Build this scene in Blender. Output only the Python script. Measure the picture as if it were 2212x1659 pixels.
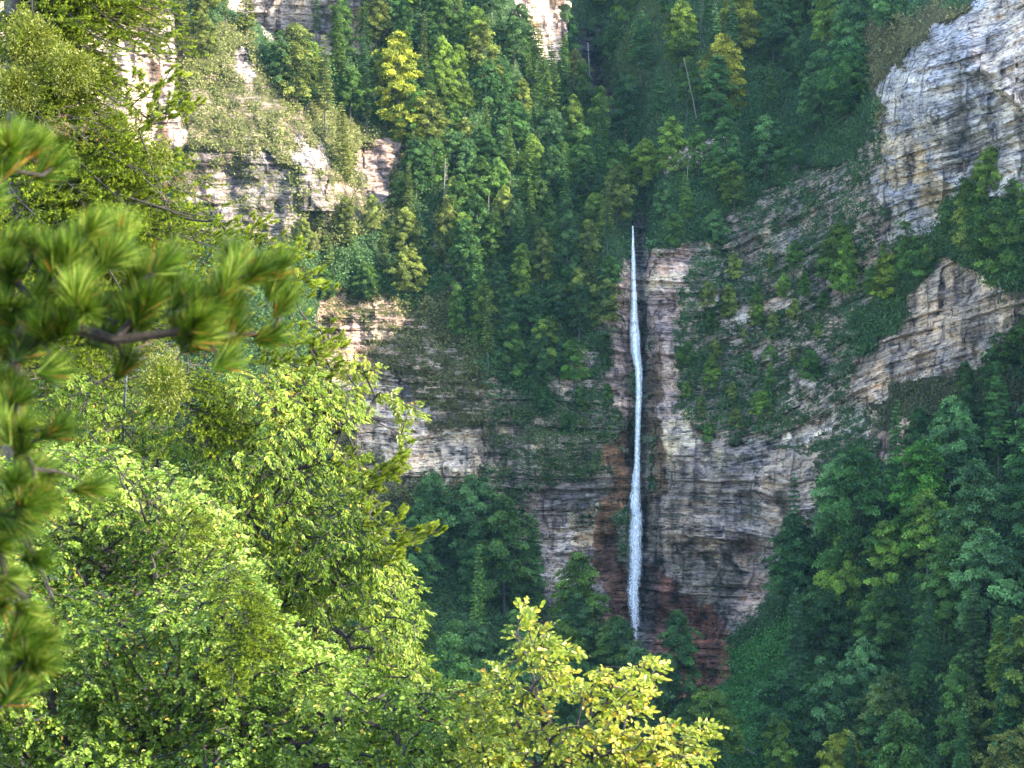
import bpy, math, random
import numpy as np
from mathutils import Vector

for o in list(bpy.data.objects):
    bpy.data.objects.remove(o)
C = bpy.context.scene
COL = C.collection
R = math.radians

# ------------------------------------------------------------------ camera, light, exposure
LENS = 80.0
PITCH = R(-8.0)
cam_d = bpy.data.cameras.new('camera')
cam = bpy.data.objects.new('camera', cam_d)
COL.objects.link(cam)
cam_d.lens = LENS
cam_d.sensor_width = 36.0
cam_d.clip_start = 0.1
cam_d.clip_end = 5000.0
cam.rotation_euler = (R(90) + PITCH, 0, 0)
cam_d.dof.use_dof = True
cam_d.dof.focus_distance = 48.0
cam_d.dof.aperture_fstop = 7.5
C.camera = cam

SUN = Vector((0.82, -0.30, 0.50)).normalized()      # towards the sun
sun_el = math.asin(SUN.z)
sun_az = math.atan2(SUN.x, SUN.y)
world = bpy.data.worlds.new('World')
C.world = world
world.use_nodes = True
wn = world.node_tree
wn.nodes.clear()
sky = wn.nodes.new('ShaderNodeTexSky')
sky.sky_type = 'NISHITA'
sky.sun_disc = False
sky.sun_elevation = sun_el
sky.sun_rotation = sun_az
bg = wn.nodes.new('ShaderNodeBackground')
bg.inputs['Strength'].default_value = 0.15
wo = wn.nodes.new('ShaderNodeOutputWorld')
wn.links.new(sky.outputs[0], bg.inputs[0])
wn.links.new(bg.outputs[0], wo.inputs[0])
sl = bpy.data.lights.new('sun', 'SUN')
sl.energy = 2.4
sl.angle = R(0.5)
sl.color = (1.0, 0.90, 0.68)
so = bpy.data.objects.new('sun', sl)
COL.objects.link(so)
so.rotation_euler = SUN.to_track_quat('Z', 'Y').to_euler()
C.view_settings.view_transform = 'Standard'
C.view_settings.look = 'None'
C.view_settings.exposure = 2.9
C.view_settings.gamma = 1.0
C.cycles.volume_bounces = 0
C.cycles.max_bounces = 5
C.cycles.diffuse_bounces = 3
C.cycles.transparent_max_bounces = 12

# ------------------------------------------------------------------ helpers
KPX = 36.0 / LENS / 2212.0
cp, sp = math.cos(PITCH), math.sin(PITCH)
FWD = np.array([0, cp, sp]); UPV = np.array([0, -sp, cp]); RGT = np.array([1.0, 0, 0])


def P(px, py, d):
    """point seen at photo pixel (px,py) standing d metres away along the view axis"""
    px = np.asarray(px, float); py = np.asarray(py, float); d = np.asarray(d, float)
    a = (px - 1106.0) * KPX; b = (829.5 - py) * KPX
    return d[..., None] * (FWD + a[..., None] * RGT + b[..., None] * UPV)


def hash2(ix, iy, seed):
    h = (ix.astype(np.int64) * 374761393 + iy.astype(np.int64) * 668265263 + seed * 1442695041) & 0xFFFFFFFF
    h = ((h ^ (h >> 13)) * 1274126177) & 0xFFFFFFFF
    h = h ^ (h >> 16)
    return (h & 0xFFFFFF) / float(0xFFFFFF)


def vnoise(x, y, seed=0):
    ix = np.floor(x); iy = np.floor(y)
    fx = x - ix; fy = y - iy
    fx = fx * fx * (3 - 2 * fx); fy = fy * fy * (3 - 2 * fy)
    a = hash2(ix, iy, seed); b = hash2(ix + 1, iy, seed)
    c = hash2(ix, iy + 1, seed); d = hash2(ix + 1, iy + 1, seed)
    return (a + (b - a) * fx) * (1 - fy) + (c + (d - c) * fx) * fy - 0.5


def fbm(x, y, seed=0, octv=5, gain=0.5):
    s = 0; a = 1.0
    for i in range(octv):
        s = s + a * vnoise(x * 2 ** i + 17.3 * i, y * 2 ** i - 9.1 * i, seed + i)
        a *= gain
    return s


def sstep(e0, e1, x):
    t = np.clip((x - e0) / (e1 - e0), 0, 1)
    return t * t * (3 - 2 * t)


def in_poly(x, y, poly):
    inside = np.zeros(np.shape(x), bool)
    n = len(poly)
    for i in range(n):
        x0, y0 = poly[i]; x1, y1 = poly[(i + 1) % n]
        if y0 == y1:
            continue
        c = ((y0 > y) != (y1 > y)) & (x < (x1 - x0) * (y - y0) / (y1 - y0) + x0)
        inside ^= c
    return inside


def mesh_np(name, verts, loops, sizes, mat, fattr=None, vattr=None, smooth=False):
    """verts (N,3); loops flat vertex indices; sizes faces' vertex counts"""
    me = bpy.data.meshes.new(name)
    verts = np.asarray(verts, np.float32)
    loops = np.asarray(loops, np.int32).ravel(); sizes = np.asarray(sizes, np.int32)
    me.vertices.add(len(verts)); me.vertices.foreach_set('co', verts.ravel())
    me.loops.add(len(loops)); me.loops.foreach_set('vertex_index', loops)
    me.polygons.add(len(sizes))
    me.polygons.foreach_set('loop_start', np.concatenate([[0], np.cumsum(sizes)[:-1]]).astype(np.int32))
    me.polygons.foreach_set('loop_total', sizes)
    me.polygons.foreach_set('use_smooth', np.full(len(sizes), smooth))
    me.update(calc_edges=True)
    for k, v in (fattr or {}).items():
        at = me.attributes.new(k, 'FLOAT', 'FACE'); at.data.foreach_set('value', np.asarray(v, np.float32))
    for k, v in (vattr or {}).items():
        v = np.asarray(v, np.float32)
        if v.ndim == 1:
            at = me.attributes.new(k, 'FLOAT', 'POINT'); at.data.foreach_set('value', v)
        else:
            at = me.attributes.new(k, 'FLOAT_COLOR', 'POINT')
            at.data.foreach_set('color', np.concatenate([v, np.ones((len(v), 1), np.float32)], 1).ravel())
    me.materials.append(mat)
    return me


def link(name, me, parent=None):
    o = bpy.data.objects.new(name, me)
    COL.objects.link(o)
    if parent is not None:
        o.parent = parent
    return o


def tag(o, label=None, cat=None, group=None, kind=None):
    if label: o['label'] = label
    if cat: o['category'] = cat
    if group: o['group'] = group
    if kind: o['kind'] = kind
    return o


def empty(name, loc, label=None, cat=None, group=None):
    o = bpy.data.objects.new(name, None)
    COL.objects.link(o)
    o.empty_display_size = 0.2
    o.location = Vector([float(v) for v in loc])
    return tag(o, label, cat, group)


def unit(v):
    return v / np.maximum(np.linalg.norm(v, axis=-1, keepdims=True), 1e-9)


def leaf_faces(cen, axis, nrm, L, Wd, kind='diamond', fold=0.25):
    """leaf blades: cen = stalk point, axis = pointing direction, nrm = blade normal"""
    n = len(cen)
    axis = unit(axis)
    side = unit(np.cross(nrm, axis))
    nn = unit(np.cross(axis, side))
    L = np.broadcast_to(L, (n,))[:, None]; Wd = np.broadcast_to(Wd, (n,))[:, None]
    if kind == 'diamond':
        v = np.stack([cen, cen + axis * L * .5 + side * Wd * .5 + nn * Wd * fold * .3, cen + axis * L, cen + axis * L * .45 - side * Wd * .5 + nn * Wd * fold * .3], 1)
        idx = np.arange(n * 4).reshape(n, 4)
        return v.reshape(-1, 3), idx.ravel(), np.full(n, 4), n
    if kind == 'tri':
        v = np.stack([cen - side * Wd * .5, cen + side * Wd * .5, cen + axis * L], 1)
        return v.reshape(-1, 3), np.arange(n * 3), np.full(n, 3), n
    # 'oval': folded along the midrib, two quads
    up = nn * Wd * fold
    v = np.stack([cen, cen + axis * L * .33 + side * Wd * .5 + up, cen + axis * L * .72 + side * Wd * .42 + up, cen + axis * L,
                  cen + axis * L * .72 - side * Wd * .42 + up, cen + axis * L * .33 - side * Wd * .5 + up], 1)
    base = (np.arange(n) * 6)[:, None]
    q = np.concatenate([base + np.array([[0, 1, 2, 3]]), base + np.array([[0, 3, 4, 5]])], 1)
    return v.reshape(-1, 3), q.ravel(), np.full(n * 2, 4), n


class Geo:
    def __init__(s):
        s.v = []; s.l = []; s.s = []; s.a = []; s.n = 0

    def add(s, v, l, sz, tint=None):
        s.v.append(v); s.l.append(np.asarray(l) + s.n); s.s.append(sz)
        s.a.append(np.full(len(sz), .5) if tint is None else np.broadcast_to(tint, (len(sz),)))
        s.n += len(v)

    def leaves(s, cen, axis, nrm, L, Wd, tint, kind='diamond', fold=.25):
        v, l, sz, n = leaf_faces(cen, axis, nrm, L, Wd, kind, fold)
        t = np.broadcast_to(tint, (n,))
        if len(sz) == 2 * n: t = np.repeat(t, 2)
        s.add(v, l, sz, t)

    def tube(s, pts, rad, sides=5, tint=None):
        pts = np.asarray(pts, float); m = len(pts)
        rad = np.broadcast_to(rad, (m,))
        t = np.gradient(pts, axis=0); t = unit(t)
        ref = np.array([0.31, 0.83, 0.2])
        u = unit(np.cross(t, ref)); w = np.cross(t, u)
        a = np.linspace(0, 2 * math.pi, sides, endpoint=False)
        ring = pts[:, None, :] + rad[:, None, None] * (np.cos(a)[None, :, None] * u[:, None, :] + np.sin(a)[None, :, None] * w[:, None, :])
        i = np.arange(m - 1)[:, None] * sides; j = np.arange(sides)[None, :]; j2 = (j + 1) % sides
        q = np.stack([i + j, i + j2, i + sides + j2, i + sides + j], -1).reshape(-1)
        s.add(ring.reshape(-1, 3), q, np.full((m - 1) * sides, 4), tint)

    def segs(s, A, B, ra, rb, sides=4, tint=None):
        """many tapered straight segments at once"""
        n = len(A)
        if n == 0: return
        t = unit(B - A); ref = np.where(np.abs(t[:, 2:3]) > .9, np.array([[1.0, 0, 0]]), np.array([[0, 0, 1.0]]))
        u = unit(np.cross(t, ref)); w = np.cross(t, u)
        a = np.linspace(0, 2 * math.pi, sides, endpoint=False)
        off = np.cos(a)[None, :, None] * u[:, None, :] + np.sin(a)[None, :, None] * w[:, None, :]
        v = np.concatenate([A[:, None, :] + off * np.asarray(ra)[:, None, None], B[:, None, :] + off * np.asarray(rb)[:, None, None]], 1)
        j = np.arange(sides); j2 = (j + 1) % sides
        q = np.stack([j, j2, sides + j2, sides + j], -1).reshape(1, -1) + (np.arange(n) * 2 * sides)[:, None]
        s.add(v.reshape(-1, 3), q.ravel(), np.full(n * sides, 4), tint)

    def mesh(s, name, mat, smooth=False):
        return mesh_np(name, np.concatenate(s.v), np.concatenate(s.l), np.concatenate(s.s), mat, {'tint': np.concatenate(s.a)}, smooth=smooth)


# ------------------------------------------------------------------ materials
def new_mat(name):
    m = bpy.data.materials.new(name); m.use_nodes = True
    nt = m.node_tree; nt.nodes.clear()
    out = nt.nodes.new('ShaderNodeOutputMaterial')
    return m, nt, out


def N(nt, typ, **kw):
    n = nt.nodes.new(typ)
    for k, v in kw.items():
        setattr(n, k, v)
    return n


def ramp(nt, stops, interp='LINEAR'):
    n = nt.nodes.new('ShaderNodeValToRGB'); n.color_ramp.interpolation = interp
    e = n.color_ramp.elements
    e[0].position = stops[0][0]; e[0].color = (*stops[0][1], 1)
    e[1].position = stops[-1][0]; e[1].color = (*stops[-1][1], 1)
    for p, c in stops[1:-1]:
        x = e.new(p); x.color = (*c, 1)
    return n


def mixc(nt, a, b, f, mode='MIX'):
    n = nt.nodes.new('ShaderNodeMix'); n.data_type = 'RGBA'; n.blend_type = mode
    for sock, val in ((n.inputs[6], a), (n.inputs[7], b), (n.inputs[0], f)):
        if isinstance(val, (int, float)): sock.default_value = val
        elif isinstance(val, tuple): sock.default_value = (*val, 1)
        else: nt.links.new(val, sock)
    return n.outputs[2]


def foliage_mat(name, stops, use_obj=True, transl=.3, rough=.55, spec=.25):
    m, nt, out = new_mat(name)
    at = N(nt, 'ShaderNodeAttribute', attribute_name='tint')
    rp = ramp(nt, stops)
    nt.links.new(at.outputs['Fac'], rp.inputs[0])
    col = rp.outputs[0]
    if use_obj:
        oi = N(nt, 'ShaderNodeObjectInfo')
        col = mixc(nt, col, oi.outputs['Color'], 1.0, 'MULTIPLY')
    bs = N(nt, 'ShaderNodeBsdfPrincipled')
    bs.inputs['Roughness'].default_value = rough
    bs.inputs['Specular IOR Level'].default_value = spec
    nt.links.new(col, bs.inputs['Base Color'])
    tr = N(nt, 'ShaderNodeBsdfTranslucent')
    tc = mixc(nt, col, (1.25, 1.15, .35), 1.0, 'MULTIPLY')
    nt.links.new(tc, tr.inputs[0])
    mx = N(nt, 'ShaderNodeMixShader'); mx.inputs[0].default_value = transl
    nt.links.new(bs.outputs[0], mx.inputs[1]); nt.links.new(tr.outputs[0], mx.inputs[2])
    nt.links.new(mx.outputs[0], out.inputs[0])
    return m


def bark_mat(name, c1, c2, scale=8):
    m, nt, out = new_mat(name)
    tc = N(nt, 'ShaderNodeTexCoord')
    nz = N(nt, 'ShaderNodeTexNoise'); nz.inputs['Scale'].default_value = scale; nz.inputs['Detail'].default_value = 6
    nt.links.new(tc.outputs['Object'], nz.inputs['Vector'])
    rp = ramp(nt, [(.35, c1), (.65, c2)])
    nt.links.new(nz.outputs['Fac'], rp.inputs[0])
    bs = N(nt, 'ShaderNodeBsdfPrincipled'); bs.inputs['Roughness'].default_value = .9
    nt.links.new(rp.outputs[0], bs.inputs['Base Color'])
    bp = N(nt, 'ShaderNodeBump'); bp.inputs['Distance'].default_value = .02
    nt.links.new(nz.outputs['Fac'], bp.inputs['Height']); nt.links.new(bp.outputs[0], bs.inputs['Normal'])
    nt.links.new(bs.outputs[0], out.inputs[0])
    return m


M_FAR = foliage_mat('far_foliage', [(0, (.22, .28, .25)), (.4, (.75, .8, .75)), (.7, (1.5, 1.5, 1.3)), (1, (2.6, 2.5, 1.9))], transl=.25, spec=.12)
M_BARK = bark_mat('grey_bark', (.04, .037, .032), (.15, .14, .12))
M_PALE = bark_mat('bleached_wood', (.16, .13, .11), (.36, .31, .26))
M_DARKBARK = bark_mat('dark_bark', (.010, .008, .007), (.045, .038, .032), 14)
M_BLACKBARK = bark_mat('pine_bark', (.006, .004, .003), (.028, .020, .015), 30)
M_LICHEN = bark_mat('lichen_bark', (.05, .055, .06), (.22, .25, .27), 20)
M_LEAF_A = foliage_mat('beech_leaf', [(0, (.032, .07, .007)), (.5, (.125, .205, .020)), (.85, (.31, .40, .09)), (.97, (.38, .38, .09)), (1, (.45, .30, .05))], False, .28, .45, .2)
M_LEAF_B = foliage_mat('hornbeam_leaf', [(0, (.03, .065, .006)), (.5, (.12, .19, .014)), (.9, (.30, .37, .06)), (1, (.42, .30, .05))], False, .28, .45, .2)
M_LEAF_C = foliage_mat('young_beech_leaf', [(0, (.10, .15, .012)), (.5, (.18, .235, .018)), (.9, (.42, .42, .055)), (1, (.50, .26, .04))], False, .42, .4, .45)
M_FIR = foliage_mat('fir_needle', [(0, (.010, .022, .005)), (.5, (.095, .155, .012)), (.97, (.36, .43, .03)), (1, (.24, .10, .03))], False, .2, .5, .12)
M_PINE = foliage_mat('pine_needle', [(0, (.008, .018, .003)), (.5, (.045, .098, .006)), (.8, (.12, .20, .012)), (.93, (.32, .38, .08)), (1, (.40, .18, .04))], False, .2, .5, .15)
M_PINE2 = foliage_mat('short_pine_needle', [(0, (.03, .06, .008)), (.5, (.20, .28, .022)), (.95, (.42, .48, .06)), (1, (.36, .16, .03))], False, .2, .5, .12)
M_MISTLE = foliage_mat('mistletoe_leaf', [(0, (.04, .06, .008)), (1, (.22, .24, .03))], False, .3, .45, .4)
M_BROWN = foliage_mat('dead_needle', [(0, (.12, .055, .025)), (1, (.35, .17, .08))], False, .2, .7, .2)


# rock + vegetation surface shared by terrain
def terrain_mat():
    m, nt, out = new_mat('cliff_and_turf')
    L = nt.links.new
    tc = N(nt, 'ShaderNodeTexCoord')

    sx_ = N(nt, 'ShaderNodeSeparateXYZ'); L(tc.outputs['Object'], sx_.inputs[0])
    cx_ = N(nt, 'ShaderNodeCombineXYZ'); L(sx_.outputs[0], cx_.inputs[0]); L(sx_.outputs[1], cx_.inputs[1])
    L(N(nt, 'ShaderNodeAttribute', attribute_name='sco').outputs['Fac'], cx_.inputs[2])

    def noise(scale_v, scale, det=6, dist=0.0, rough=.55):
        mp = N(nt, 'ShaderNodeMapping'); mp.inputs['Scale'].default_value = scale_v
        L((cx_ if scale_v[0] < .3 else tc).outputs[0 if scale_v[0] < .3 else 'Object'], mp.inputs['Vector'])
        n = N(nt, 'ShaderNodeTexNoise'); n.inputs['Scale'].default_value = scale
        n.inputs['Detail'].default_value = det; n.inputs['Distortion'].default_value = dist
        n.inputs['Roughness'].default_value = rough
        L(mp.outputs[0], n.inputs['Vector'])
        return n.outputs['Fac']

    def math_(op, a, b=None, c=None):
        n = N(nt, 'ShaderNodeMath', operation=op)
        for i, v in enumerate((a, b, c)):
            if v is None: continue
            if isinstance(v, (int, float)): n.inputs[i].default_value = v
            else: L(v, n.inputs[i])
        return n.outputs[0]
    tone = N(nt, 'ShaderNodeAttribute', attribute_name='tone').outputs['Color']
    vegc = N(nt, 'ShaderNodeAttribute', attribute_name='vegc').outputs['Color']
    rock = N(nt, 'ShaderNodeAttribute', attribute_name='rock').outputs['Fac']
    strata = noise((.10, .10, 1.0), 1.3, 8, .5, .68)
    strata2 = noise((.16, .16, 1.0), 3.6, 6, .3, .6)
    streak = noise((.5, .5, .05), 1.0, 6, .6)
    blot = noise((1, 1, 1), .12, 6)
    fine = noise((1, 1, 1.4), 2.0, 6, 0, .7)
    f1 = ramp(nt, [(.32, (.22, .21, .23)), (.42, (.62, .62, .66)), (.48, (1.05, 1.03, 1.0)), (.56, (1.15, 1.12, 1.05)), (.66, (1.6, 1.55, 1.45))]); L(strata, f1.inputs[0])  # band contrast also stands in for ledge shading the soft light leaves out
    f2 = ramp(nt, [(.36, (.16, .16, .18)), (.45, (.9, .9, .9)), (.7, (1.35, 1.33, 1.3))]); L(strata2, f2.inputs[0])
    f3 = ramp(nt, [(.36, (.28, .28, .33)), (.46, (.85, .85, .88)), (.54, (1.05, 1.05, 1.05)), (.7, (1.4, 1.35, 1.3))]); L(streak, f3.inputs[0])
    f4 = ramp(nt, [(.3, (.8, .82, .95)), (.7, (1.2, 1.08, .95))]); L(blot, f4.inputs[0])
    f5 = ramp(nt, [(.3, (.55, .55, .55)), (.5, (1, 1, 1)), (.7, (1.4, 1.4, 1.4))]); L(fine, f5.inputs[0])
    rc = tone
    for f in (f1, f2, f3, f4, f5):
        rc = mixc(nt, rc, f.outputs[0], 1.0, 'MULTIPLY')
    vn = noise((1, 1, 1), .9, 8, 0, .7)
    vf = ramp(nt, [(.3, (.35, .38, .35)), (.5, (.9, .9, .9)), (.68, (1.6, 1.45, 1.2))]); L(vn, vf.inputs[0])
    vc = mixc(nt, vegc, vf.outputs[0], 1.0, 'MULTIPLY')
    # mask
    mk = math_('ADD', rock, math_('MULTIPLY', math_('SUBTRACT', noise((.6, .6, 1.0), .55, 8, .4, .7), .5), 1.5))
    mk = math_('ADD', mk, math_('MULTIPLY', math_('SUBTRACT', strata, .5), .9))
    mk = math_('ADD', mk, math_('MULTIPLY', math_('SUBTRACT', noise((.9, .9, 2.2), 1.1, 5, .3, .7), .5), 1.2))
    mr = N(nt, 'ShaderNodeMapRange'); mr.inputs[1].default_value = .44; mr.inputs[2].default_value = .54
    L(mk, mr.inputs[0])
    col = mixc(nt, vc, rc, mr.outputs[0])
    bs = N(nt, 'ShaderNodeBsdfPrincipled'); bs.inputs['Roughness'].default_value = .85
    bs.inputs['Specular IOR Level'].default_value = .2
    L(col, bs.inputs['Base Color'])
    h = math_('ADD', math_('MULTIPLY', strata, 1.2), math_('ADD', math_('MULTIPLY', strata2, .6), math_('MULTIPLY', fine, .5)))
    bp = N(nt, 'ShaderNodeBump'); bp.inputs['Distance'].default_value = .9; bp.inputs['Strength'].default_value = 1.0
    L(h, bp.inputs['Height']); L(bp.outputs[0], bs.inputs['Normal'])
    L(bs.outputs[0], out.inputs[0])
    return m


M_TERR = terrain_mat()

# ------------------------------------------------------------------ the far gorge wall (one sheet)
ctrl = np.array([
    # px, py, depth
    (-900, -900, 560), (-300, -700, 540), (300, -600, 640), (900, -700, 660), (1300, -700, 700), (1900, -700, 560), (2600, -700, 470), (3100, -500, 430),
    (-900, 0, 470), (-900, 900, 430), (-900, 1900, 330), (-300, 300, 420), (-300, 1000, 400), (-300, 1500, 350), (-300, 2300, 240), (700, 2400, 240), (1500, 2400, 250), (2300, 2400, 250), (3100, 2400, 230),
    (2700, 0, 335), (2700, 500, 330), (2700, 1000, 320), (2700, 1500, 300), (3200, 900, 270),
    (250, 0, 425), (450, 0, 418), (600, 0, 440), (800, 0, 462), (1000, 0, 458), (1180, 0, 480), (1290, 0, 520), (1450, 0, 480), (1700, 0, 468), (1880, 0, 425), (2212, 0, 352),
    (250, 200, 405), (450, 200, 398), (600, 200, 410), (800, 200, 438), (1000, 200, 440), (1230, 200, 476), (1310, 200, 496), (1450, 200, 452), (1700, 200, 445), (1850, 200, 415), (1960, 200, 368), (2212, 200, 344),
    (300, 400, 396), (500, 400, 394), (700, 400, 400), (880, 400, 424), (1100, 400, 425), (1365, 400, 440), (1500, 400, 428), (1700, 400, 420), (1900, 400, 384), (2212, 400, 350),
    (400, 600, 394), (700, 600, 402), (1000, 600, 408), (1350, 600, 412), (1500, 600, 412), (1700, 600, 406), (1900, 600, 386), (2212, 600, 352),
    (400, 800, 392), (700, 800, 398), (1100, 800, 402), (1350, 800, 408), (1500, 800, 404), (1700, 800, 399), (1900, 800, 380), (2212, 800, 356),
    (400, 1000, 388), (700, 1000, 394), (1100, 1000, 397), (1350, 1000, 404), (1500, 1000, 400), (1700, 1000, 393), (1900, 1000, 378), (2212, 1000, 356),
    (400, 1200, 376), (800, 1200, 386), (1100, 1200, 394), (1350, 1200, 402), (1500, 1200, 398), (1700, 1200, 386), (1900, 1200, 366), (2212, 1200, 348),
    (400, 1450, 356), (800, 1450, 364), (1150, 1450, 372), (1350, 1450, 386), (1480, 1470, 388), (1620, 1400, 381), (1900, 1400, 354), (2212, 1400, 336),
    (400, 1659, 335), (800, 1659, 338), (1100, 1659, 342), (1500, 1659, 352), (1800, 1659, 345), (2212, 1659, 322)], float)


def tps_fit(c):
    x = c[:, :2] / 1000; n = len(c)
    r = np.linalg.norm(x[:, None] - x[None], axis=-1)
    K = np.where(r > 0, r * r * np.log(r + 1e-12), 0) + np.eye(n) * 2e-4
    Q = np.concatenate([np.ones((n, 1)), x], 1)
    A = np.block([[K, Q], [Q.T, np.zeros((3, 3))]])
    return np.linalg.solve(A, np.concatenate([c[:, 2], np.zeros(3)]))


TW = tps_fit(ctrl)


def tps(px, py):
    x = px.ravel() / 1000; y = py.ravel() / 1000
    out = np.empty(x.shape)
    for s in range(0, len(x), 40000):
        xs, ys = x[s:s + 40000], y[s:s + 40000]
        r2 = (xs[:, None] - ctrl[None, :, 0] / 1000) ** 2 + (ys[:, None] - ctrl[None, :, 1] / 1000) ** 2
        out[s:s + 40000] = (0.5 * r2 * np.log(r2 + 1e-12)) @ TW[:-3] + TW[-3] + TW[-2] * xs + TW[-1] * ys
    return out.reshape(px.shape)


gx = np.concatenate([np.arange(-900, -60, 20), np.arange(-60, 2290, 3.2), np.arange(2290, 3100, 20)])
gy = np.concatenate([np.arange(-900, -60, 20), np.arange(-60, 1720, 3.2), np.arange(1720, 2400, 20)])
GX, GY = np.meshgrid(gx, gy)
D0 = tps(GX[::1, ::1], GY)
XW = (GX - 1106) * KPX * 400; ZW = (829.5 - GY) * KPX * 400      # metres across / up at the wall
wx = fbm(XW / 8, ZW / 6, 11, 5, .62) * 48; wy = fbm(XW / 8 + 50, ZW / 6, 15, 5, .62) * 44     # ragged zone edges (px)
QX, QY = GX + wx, GY + wy

# stream line and the gully it has cut
sy = np.array([-600, -100, 0, 100, 190, 300, 430, 560, 800, 1100, 1400, 1700])
sx = np.array([1330, 1290, 1272, 1246, 1262, 1325, 1366, 1368, 1378, 1374, 1372, 1372])
SX = np.interp(GY, sy, sx)
dxs = GX - SX
gdep = np.interp(GY, [-600, 0, 200, 420, 560, 700, 1100, 1250, 1500], [30, 26, 26, 15, 7, 4, 3, 4, 2])
gwid = np.interp(GY, [-600, 0, 200, 420, 560, 700, 1500], [90, 70, 60, 38, 26, 32, 45])
D0 = D0 + gdep * np.exp(-((dxs - 8) / gwid) ** 2)

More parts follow.
